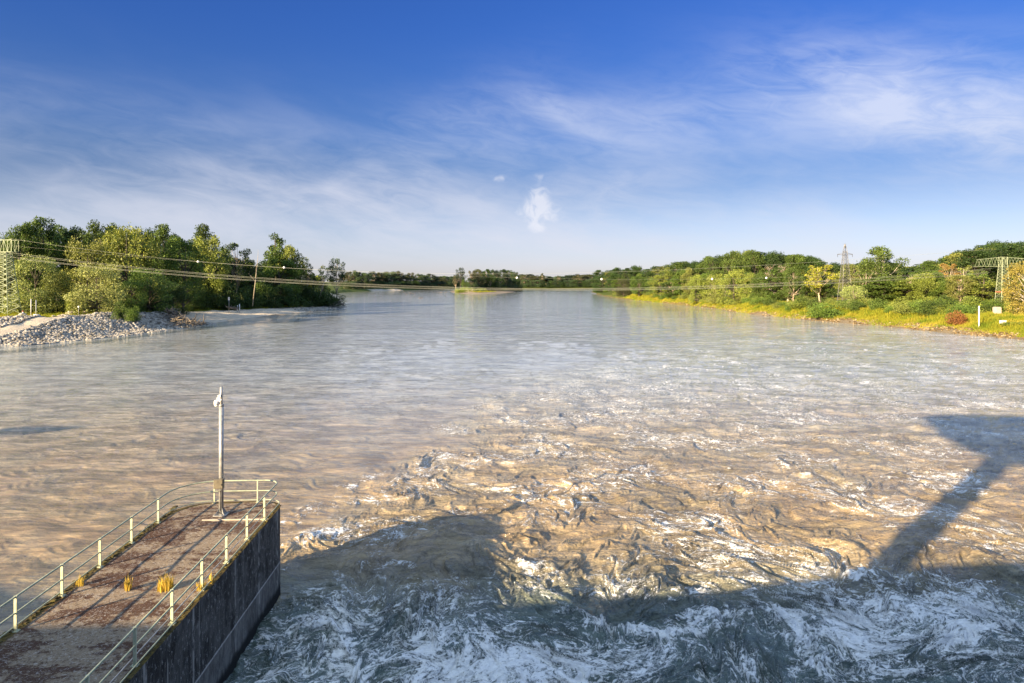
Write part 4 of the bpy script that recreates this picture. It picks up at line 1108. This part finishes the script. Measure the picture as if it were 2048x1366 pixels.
def right_pylon():
    Y = 240; X, _, zt = P(2006, 514, Y); z0 = gz(X, Y) - .3; H = zt - z0
    t = empty('pylon', (X, Y, z0), 'green lattice pylon at the right edge with one wide flat crossarm', 'pylon', 'river crossing pylons')
    zb = H - 3.4
    legs, br = lattice(levels_between(0, 1.9, zb, .95, 12) + [(H, .9, .9)], r_leg=.08, r_br=.038)
    legs.obj('legs', M_PYL, t); br.obj('bracing', M_PYL, t)
    arm = MB()
    for s_ in (-1, 1):
        L = 9.3 if s_ < 0 else 12
        for y in (-.8, .8):
            arm.tube([(0, y, zb), (s_ * (L + 1), y * .3, zb + .15)], .065, 4, False)
            arm.tube([(0, y, H), (s_ * L * .75, y * .4, H - .85), (s_ * (L + 1), y * .3, zb + .3)] if False else [(0, y, H), (s_ * L, y * .3, H - .95)], .06, 4, False)
            n = 5
            for i in range(n):
                a, b = i / n, (i + 1) / n
                za = lambda q: H - .95 * q
                arm.tube([(s_ * L * a, y, zb + .1 * a), (s_ * L * (a + b) / 2, y, za((a + b) / 2))], .038, 4, False)
                arm.tube([(s_ * L * (a + b) / 2, y, za((a + b) / 2)), (s_ * L * b, y, zb + .1 * b)], .038, 4, False)
    arm.obj('crossarm', M_PYL, t)
    for x in (-10, -7.4, -4.6, 4.6, 7.4, 10):
        MB().tube([(x, 0, zb + .05), (x, 0, zb - 1.5)], .06, 6).obj('insulator', M_DARK, t)
    MB().box((0, 0, 6.6), (3.6, 2.6, .22)).obj('platform', M_RED, t)
right_pylon()
def mid_pylon():
    Y = 296; X, _, zt = P(1690, 486, Y); z0 = gz(X, Y); H = zt - z0
    t = empty('pylon', (X, Y, z0), 'slim grey lattice pylon with short cross bar behind the golden trees', 'pylon')
    zc = HC - (509 - HZ) * Y / FP - z0
    legs, br = lattice(levels_between(0, 2.5, zc, .75, 11) + [(zc + 1.6, .62, .62), (H - .6, .12, .12)], r_leg=.09, r_br=.045)
    legs.obj('legs', M_PYLG, t); br.obj('bracing', M_PYLG, t)
    a = MB()
    for y in (-.5, .5):
        a.tube([(-3.3, y * .2, zc + .05), (0, y, zc - .3), (3.3, y * .2, zc + .05)], .10, 4, False); a.tube([(-3.3, y * .2, zc + .1), (0, y, zc + .9), (3.3, y * .2, zc + .1)], .06, 4, False)
    a.tube([(-.7, 0, H - .5), (.7, 0, H - .5)], .05, 4, False); a.tube([(0, 0, H - 1), (0, 0, H)], .05, 4, False)
    a.obj('crossarm', M_PYLG, t)
    for x in (-3.2, 3.2): MB().tube([(x, 0, zc), (x, 0, zc - 1.1)], .08, 6).obj('insulator', M_DARK, t)
mid_pylon()

A_ = P(10, 500, 204); B_ = P(2006, 520, 240)           # the two crossing pylons in plan
def wire(pts, dz, dy, r, lab, group, balls=(), name='power_cable'):
    def on(px, py):
        k = (px - 1024) / FP
        t = (k * A_[1] - A_[0]) / ((B_[0] - A_[0]) - k * (B_[1] - A_[1]))
        Y = A_[1] + t * (B_[1] - A_[1]); return P(px, py, Y), t
    Q = [on(*p) for p in pts]
    T_ = np.array([q[1] for q in Q]); Z_ = np.array([q[0][2] for q in Q]); c = np.polyfit(T_, Z_, 3)
    def at(t): return Vector((A_[0] + t * (B_[0] - A_[0]), A_[1] + t * (B_[1] - A_[1]) + dy, float(np.polyval(c, t)) + dz * (.3 + .7 * abs(2 * t - 1))))
    path = [at(t) for t in np.linspace(T_[0], T_[-1], 60)]
    b = path[0]; t0 = empty(name, b, lab, 'cable', group)
    MB().tube([p - b for p in path], r, 5).obj('conductor', M_WIRE, t0, True)
    for bx in balls:
        p = at(on(bx, 500)[1]) - b; R_ = .36
        m_ = MB(); m_.tube([p + Vector((0, 0, R_ * math.cos(a))) for a in [i * PI / 8 for i in range(9)]], [max(.01, R_ * math.sin(i * PI / 8)) for i in range(9)], 12)
        m_.obj('marker_ball', M_WHITE, t0, True)
main = [(26, 512), (200, 529), (400, 548), (700, 570), (1000, 578), (1190, 579.5), (1400, 574), (1600, 566), (1750, 557), (1985, 541)]
for k, (dz, dy) in enumerate(((.75, -3.2), (-.55, -2.2), (.2, 1.8), (-1.0, 3.2))):
    wire(main, dz, dy * .5, .023, 'heavy cable sagging low across the river', 'heavy cables across the river')
wire([(20, 480), (411, 517), (700, 543), (927, 551), (1191, 549), (1405, 537), (1602, 520), (1985, 500)], 0, 0, .020, 'thin upper cable crossing high above the heavy cables', 'upper cables')
wire([(26, 492), (393, 525), (566, 531), (1034, 557), (1204, 561), (1426, 558), (1535, 553), (1990, 532)], 0, 1.0, .011, 'faint cable carrying white marker balls below the thin upper cable', 'upper cables', (393, 566, 1034, 1204, 1426, 1535))

# ------------------------------------------------------------------ stones, grass, driftwood
ICO_V, ICO_F = None, None
def ico():
    t = (1 + 5 ** .5) / 2
    v = np.array([(-1, t, 0), (1, t, 0), (-1, -t, 0), (1, -t, 0), (0, -1, t), (0, 1, t), (0, -1, -t), (0, 1, -t), (t, 0, -1), (t, 0, 1), (-t, 0, -1), (-t, 0, 1)]) / math.hypot(1, t)
    f = np.array([(0, 11, 5), (0, 5, 1), (0, 1, 7), (0, 7, 10), (0, 10, 11), (1, 5, 9), (5, 11, 4), (11, 10, 2), (10, 7, 6), (7, 1, 8), (3, 9, 4), (3, 4, 2), (3, 2, 6), (3, 6, 8), (3, 8, 9), (4, 9, 5), (2, 4, 11), (6, 2, 10), (8, 6, 7), (9, 8, 1)])
    return v, f
ICO_V, ICO_F = ico()
def rocks(xs, ys, size, seed, mt, name):
    r_ = np.random.default_rng(seed); n = len(xs)
    zs = ground_z(xs, ys)
    s_ = size * r_.uniform(.55, 1.5, n)
    sc = np.stack([s_ * r_.uniform(.8, 1.4, n), s_ * r_.uniform(.7, 1.2, n), s_ * r_.uniform(.5, .9, n)], 1)
    base = ICO_V[None] * (1 + .22 * r_.standard_normal((n, 12, 1))) * sc[:, None, :]
    a = r_.uniform(0, 2 * PI, n); b = r_.uniform(-.6, .6, n)
    ca, sa, cb, sb = np.cos(a)[:, None], np.sin(a)[:, None], np.cos(b)[:, None], np.sin(b)[:, None]
    x, y, z = base[..., 0], base[..., 1] * cb - base[..., 2] * sb, base[..., 1] * sb + base[..., 2] * cb
    v = np.stack([x * ca - y * sa + xs[:, None], x * sa + y * ca + ys[:, None], z + (zs + s_ * .18)[:, None]], -1)
    f = (np.arange(n)[:, None, None] * 12 + ICO_F[None]).reshape(-1, 3)
    me = npmesh(name, v.reshape(-1, 3), f, False, mt)
    at = me.attributes.new('tint', 'FLOAT', 'POINT'); at.data.foreach_set('value', np.repeat(r_.uniform(0, 1, n), 12).astype(np.float32))
    return me
def rockmat(name, a, b, c):
    m_, g = mat(name); t = g.attr('tint').outputs['Fac']
    q = g.mix(g.ss(t, 0, .55), a, b); q = g.mix(g.ss(t, .6, 1), q, c)
    fin(g, principled(g, q, .9, spec=.15)); return m_
M_ROCK = rockmat('limestone', (.13, .12, .10), (.34, .315, .27), (.46, .43, .375))
M_ROCKB = rockmat('brown_stone', (.07, .05, .025), (.17, .12, .055), (.34, .27, .17))
def scatter_left():
    r_ = np.random.default_rng(5); N = 60000
    x = r_.uniform(-175, -100, N); y = r_.uniform(138, 245, N)
    s_ = sdf(RIVER, x, y) + look(TIL[0], x, y, 8)
    w_ = np.interp(y, [150, 185, 215, 240], [44, 28, 16, 10])
    dr = path_d(x, y)
    ok = (s_ > -.8) & (s_ < w_) & (dr > 2.4)
    x, y = x[ok], y[ok]
    tag(link('riprap_stones', rocks(x, y, .38, 6, M_ROCK, 'riprap_stones')), 'pale broken stone covering the left bank slope', 'riprap', kind='stuff')
    N = 26000
    y = r_.uniform(168, 480, N); t = r_.uniform(-.8, 4.2, N) ** 1.0
    xr = np.interp(y, RIVER[::-1, 1][:18], RIVER[::-1, 0][:18])
    x = xr + t + r_.uniform(-.5, .5, N)
    keep = r_.uniform(0, 1, N) < np.interp(y, [170, 300, 480], [.42, .2, .08]) * np.where(look(TIL[1], x, y, 9) > -.7, 1, .3)
    tag(link('shore_stones', rocks(x[keep], y[keep], .26, 8, M_ROCKB, 'shore_stones')), 'brown stones along the water edge of the right bank', 'stones', kind='stuff')
    N = 2500
    y = r_.uniform(340, 405, N); x = np.interp(y, [307, 345, 375, 398, 410], [-105.5, -99, -97.2, -97.4, -104]) - r_.uniform(-.5, 9, N)
    tag(link('shore_stones', rocks(x, y, .35, 9, M_ROCK, 'shore_stones')), 'pale stones on the tip of the left point', 'stones', kind='stuff')
scatter_left()
def grass_stuff():
    r_ = np.random.default_rng(15)
    m_, g = mat('meadow'); t = g.attr('tint').outputs['Fac']
    c = g.mix(g.ss(t, 0, .5), (.15, .21, .022), (.30, .30, .030)); c = g.mix(g.ss(t, .65, 1), c, (.40, .34, .05))
    p = principled(g, c, .8, spec=.1); tr = g.n('ShaderNodeBsdfTranslucent'); g.put(tr.inputs[0], c)
    ms = g.n('ShaderNodeMixShader'); ms.inputs[0].default_value = .35
    g.nt.links.new(p.outputs[0], ms.inputs[1]); g.nt.links.new(tr.outputs[0], ms.inputs[2]); fin(g, ms)
    def build(x, y, hh, name, lab):
        n = len(x); z = ground_z(x, y)
        cl = look(TIL[0], x, y, 5); hh = hh * r_.uniform(.5, 1.2, n) * (1 + .35 * np.clip(cl, -1, 2))
        a = r_.uniform(0, PI, n); wd = .10 * np.ones(n) * (1 + (y - 180) / 250)
        lx, ly = r_.uniform(-.3, .3, n) * hh, r_.uniform(-.3, .3, n) * hh
        v = np.stack([np.stack([x - np.cos(a) * wd, y - np.sin(a) * wd, z - .05], 1), np.stack([x + np.cos(a) * wd, y + np.sin(a) * wd, z - .05], 1), np.stack([x + lx, y + ly, z + hh], 1)], 1)
        me = npmesh(name, v.reshape(-1, 3), np.arange(n * 3).reshape(-1, 3), False, m_)
        tn = np.clip(.5 + .22 * look(TIL[2], x, y, 12) + .2 * r_.standard_normal(n), 0, 1)
        at = me.attributes.new('tint', 'FLOAT', 'POINT'); at.data.foreach_set('value', np.repeat(tn, 3).astype(np.float32))
        tag(link(name, me), lab, 'grass', kind='stuff')
    N = 190000
    y = 168 + 420 * r_.uniform(0, 1, N) ** 1.8
    xr = np.interp(y, RIVER[::-1, 1][:19], RIVER[::-1, 0][:19])
    x = xr + .7 + 26 * r_.uniform(0, 1, N) ** 1.25
    hs = np.interp(x - xr, [1, 4, 8, 26], [.35, .8, 1.15, .9])
    build(x, y, hs, 'bank_grass', 'yellow green tall grass along the right bank')
    N = 60000
    x = r_.uniform(-185, -112, N); y = r_.uniform(150, 236, N); s_ = sdf(RIVER, x, y) + look(TIL[0], x, y, 8) * .8
    w_ = np.interp(y, [150, 185, 215, 240], [43, 27, 15, 9]); ok = (s_ > w_) & (s_ < w_ + 30)
    build(x[ok], y[ok], .42 * np.ones(ok.sum()), 'bank_grass', 'short bright grass on top of the stone slope')
    N = 30000
    y = r_.uniform(280, 400, N); xl = np.interp(y, [246, 271, 307, 345, 375, 398], [-106.8, -108.5, -105.5, -99, -97.2, -97.4])
    x = xl - np.interp(y, [280, 300, 350, 400], [32, 28, 17, 8]) - r_.uniform(0, 22, N)
    build(x, y, .6 * np.ones(N), 'bank_grass', 'green grass behind the gravel beach')
    N = 2600
    x = r_.uniform(-85, -5, N); y = r_.uniform(815, 900, N); ok = -sdf(ISLE, x, y) > 17
    build(x[ok], y[ok], .9 * np.ones(ok.sum()), 'bank_grass', 'green grass on the river island')
grass_stuff()
def boulder(px, py, z, size, lab, seed, mt=None, grp='boulders on the left bank'):
    x, y = W(px, py, z); x_ = np.array([x]); y_ = np.array([y])
    rg = np.random.default_rng(seed)
    me = bpy.data.meshes.new('boulder')
    import bmesh
    bm = bmesh.new(); bmesh.ops.create_icosphere(bm, subdivisions=3, radius=size)
    for v in bm.verts:
        c = v.co / size
        v.co *= 1 + .16 * math.sin(c.x * 4 + seed) * math.cos(c.y * 3.3 + seed) + .08 * math.sin(c.z * 9 + seed * 2 + c.x * 6)
        v.co.z *= .62
    bm.to_mesh(me); bm.free(); me.materials.append(mt or M_BLOCK)
    o = link('boulder', me, None, (x, y, gz(x, y) + size * .25)); o.rotation_euler = (0, 0, seed)
    tag(o, lab, 'boulder', grp)
boulder(143, 628, 5.2, 1.5, 'largest pale boulder on the grass at the left bank', 1); boulder(126, 630, 5.2, .9, 'small boulder left of the largest pale boulder', 2)
boulder(45, 633, 5.2, 1.0, 'boulder on the grass beside the left pylon foot', 3); boulder(203, 627, 5.2, .7, 'boulder right of the round white sign', 4); boulder(172, 626, 5.2, .8, 'flat boulder in the grass behind the round white sign', 5)
boulder(208, 624, 5.2, .5, 'tiny boulder at the right end of the boulder row', 6)

def drift(name, px0, py0, px1, py1, Y, n, L, lab, seed, spread=1.5, mt=M_DRIFT):
    a = Vector(P(px0, py0, Y)); b = Vector(P(px1, py1, Y)); t = empty(name, a, lab, 'driftwood')
    rr = random.Random(seed); m_ = MB()
    for i in range(n):
        c = (b - a) * rr.random() + Vector((rr.uniform(-1, 1), rr.uniform(-1, 1) * 2.5, rr.uniform(0, .8))) * spread * .5
        d = Vector((rr.uniform(-1, 1), rr.uniform(-.8, .8), rr.uniform(-.15, .45))).normalized() * L * rr.uniform(.3, 1)
        m_.tube([c, c + d * .5 + Vector((0, 0, rr.uniform(-.1, .25))), c + d], [rr.uniform(.06, .2), rr.uniform(.06, .16), .03], 6)
    m_.obj('branches', mt, t, True)
drift('driftwood_pile', 350, 640, 405, 653, 226, 130, 3.6, 'big tangled dark driftwood pile at the end of the stone slope', 3, 2.4)
drift('driftwood_pile', 340, 622, 352, 636, 228, 60, 3.0, 'snag of roots hanging over the cut bank', 8, 2.0)
drift('driftwood_pile', 360, 616, 376, 618, 296, 45, 2.6, 'grey root stump lying at the left end of the beach', 4, 1.6)
drift('driftwood_pile', 459, 617, 472, 619, 300, 45, 2.4, 'grey root stump on the beach beside the white sign post', 5, 1.4)
drift('driftwood_pile', 662, 606, 690, 612, 384, 40, 5.0, 'thin fallen branches on the stony tip of the point', 6, 2.0)
drift('driftwood_log', 812, 589, 832, 589.3, 775, 8, 9, 'first low snag sticking out of the water left of the island', 7, 2)
drift('driftwood_log', 838, 596.2, 848, 596.4, 612, 6, 6, 'single dark log stranded in mid river nearer than the other snags', 9, 1)
drift('driftwood_log', 870, 586, 888, 586.4, 860, 10, 8, 'snag close to the left tip of the island', 10, 2.5)
drift('driftwood_log', 936, 584, 952, 584.5, 850, 14, 10, 'pale driftwood heap on the island beach', 11, 3, M_BLOCK)

# ------------------------------------------------------------------ small markers
def post(name, px, py_top, py_bot, Y, r, mt, lab, cat, head=None):
    b = P(px, py_bot, Y); tpt = P(px, py_top, Y); z0 = gz(b[0], Y); H = tpt[2] - z0
    t = empty(name, (b[0], Y, z0), lab, cat)
    MB().tube([(0, 0, -.4), (0, 0, H)], r, 10).obj('post', mt, t, True)
    MB().tube([(0, 0, 0), (0, 0, .12)], r * 2.2, 10).obj('foot', M_CONC, t, True)
    if head:
        m_ = MB(); w_, h_ = head
        m_.box((0, -r - .02, H - h_ / 2), (w_, .05, h_)); bevel(m_.obj('sign_board', M_WHITE, t), .03)
        MB().box((0, -r * .4, H - h_ / 2), (w_ * .5, r * 1.4, .08)).obj('clamp', M_GALV, t)
    return t
post('marker_pole', 62, 598, 625, 202, .10, M_WHITE, 'left of two thin white poles standing on the grass by the left pylon', 'pole')
post('marker_pole', 72, 600, 623, 203, .10, M_WHITE, 'right of two thin white poles, with a pale tub at its foot', 'pole')
post('sign_post', 157, 612, 623, 204, .05, M_GALV, 'thin post with small white sign among the boulders of the left bank', 'sign', (.42, .42))
post('sign_post', 458, 594, 615, 300, .10, M_GALV, 'sign post with white board on the gravel beach', 'sign', (.75, 1.5))
post('marker_stake', 479, 608, 615, 304, .20, M_WHITE, 'short thick white stake on the beach', 'stake')
post('marker_stake', 475, 610, 615, 306, .10, M_WHITE, 'slim short stake left of the thick white stake', 'stake')
post('gauge_post', 1958, 612, 649, 196, .17, M_WHITE, 'tall white post standing in the grass of the right bank', 'post')
def small():
    x, y, _ = P(46, 624, 200); z0 = gz(x, y)
    t = empty('warning_post', (x, y, z0), 'short red and white banded post at the foot of the left pylon', 'post')
    for i in range(4): MB().tube([(0, 0, .35 * i), (0, 0, .35 * (i + 1))], .22, 10).obj('band', M_RED if i % 2 else M_WHITE, t, True)
    x, y, _ = P(73, 625, 199); z0 = gz(x, y)
    t = empty('tub', (x, y, z0), 'pale concrete tub at the foot of a white pole', 'tub')
    MB().tube([(0, 0, 0), (0, 0, .5), (0, 0, .75)], [.35, .75, .8], 14).obj('bowl', M_WHITE, t, True)
    x, y, _ = P(2006, 646, 194); z0 = gz(x, y)
    t = empty('utility_box', (x, y, z0), 'white box standing in the grass at the right bank edge', 'box')
    b = MB(); b.box((0, 0, .9), (1.45, .9, .95)); bevel(b.obj('cabinet', M_WHITE, t), .04)
    b = MB(); b.box((0, 0, 1.41), (1.6, 1.05, .07)); bevel(b.obj('lid', M_WHITE, t), .02)
    MB().box((0, 0, .21), (1.1, .7, .43)).obj('plinth', M_CONC, t)
    x, y, _ = P(1994, 624, 226); z0 = gz(x, y)
    t = empty('concrete_block', (x, y, z0), 'square pinkish concrete block under the right green pylon', 'block')
    b = MB(); b.box((0, 0, .9), (1.9, 1.6, 2.2)); bevel(b.obj('block', M_BLOCK, t), .08)
    b = MB(); b.box((0, 0, 2.06), (1.5, 1.2, .12)); bevel(b.obj('cap', M_BLOCK, t), .03)
small()

# ------------------------------------------------------------------ every member of a row of look-alike trees gets its own words
ONES = ['', 'first', 'second', 'third', 'fourth', 'fifth', 'sixth', 'seventh', 'eighth', 'ninth', 'tenth', 'eleventh', 'twelfth', 'thirteenth', 'fourteenth', 'fifteenth', 'sixteenth', 'seventeenth', 'eighteenth', 'nineteenth']
TENS = ['', '', 'twent', 'thirt', 'fort', 'fift', 'sixt', 'sevent', 'eight', 'ninet']
def ordinal(n):
    if n < 20: return ONES[n]
    return TENS[n // 10] + ('ieth' if n % 10 == 0 else 'y-' + ONES[n % 10])
ROWS = {'back row trees left bank': ('{c} tree, {n} from the left in the back row of the left wood'),
        'undergrowth along the left wood': ('{c} shrub, {n} from the left in the low front growth of the left wood'),
        'back row trees right bank': ('{c} tree, {n} from the left in the back row of the right wood'),
        'middle row trees right bank': ('{c} tree, {n} from the left in the middle row on the right bank'),
        'thicket along the right bank': ('{c} shrub, {n} from the left in the thicket lining the right bank'),
        'distant trees left of the island': ('{c} distant tree, {n} from the left in the row beyond the inlet'),
        'distant trees right of the island': ('{c} distant tree, {n} from the left in the row right of the island'),
        'trees on the river island': ('{c} tree, {n} from the left in the clump on the river island'),
        'island shrubs': ('{c} low shrub, {n} from the left at the front of the island'),
        'low growth beyond the left inlet': ('{c} low shrub, {n} from the left under the trees beyond the inlet'),
        'low growth on the far shore': ('{c} low shrub, {n} from the left on the straight far shore'),
        'low growth on the island': ('{c} low shrub, {n} from the left under the trees of the island')}
for gname, fmt in ROWS.items():
    mem = sorted([o for o in COL.objects if o.parent is None and o.get('group') == gname], key=lambda o: o.location.x / o.location.y)
    for i, o in enumerate(mem):
        cr_ = [c for c in o.children if c.name.startswith('crown')]
        q = cr_[0].color if cr_ else (0, 0, 0, 1)
        word = 'dark green' if q[1] < .085 else 'mid green' if q[1] < .15 else 'olive' if q[0] > q[1] * .85 and q[1] < .24 else 'fresh green' if q[1] < .2 else 'pale yellow green'
        o['label'] = fmt.format(c=word, n=ordinal(i + 1))
for i, k in enumerate(sorted([o for o in COL.objects if o.get('group') == 'heavy cables across the river'], key=lambda o: -o.location.z)):
    k['label'] = ('topmost', 'second highest', 'second lowest', 'lowest')[i] + ' of the four close-set heavy cables sagging across the river'
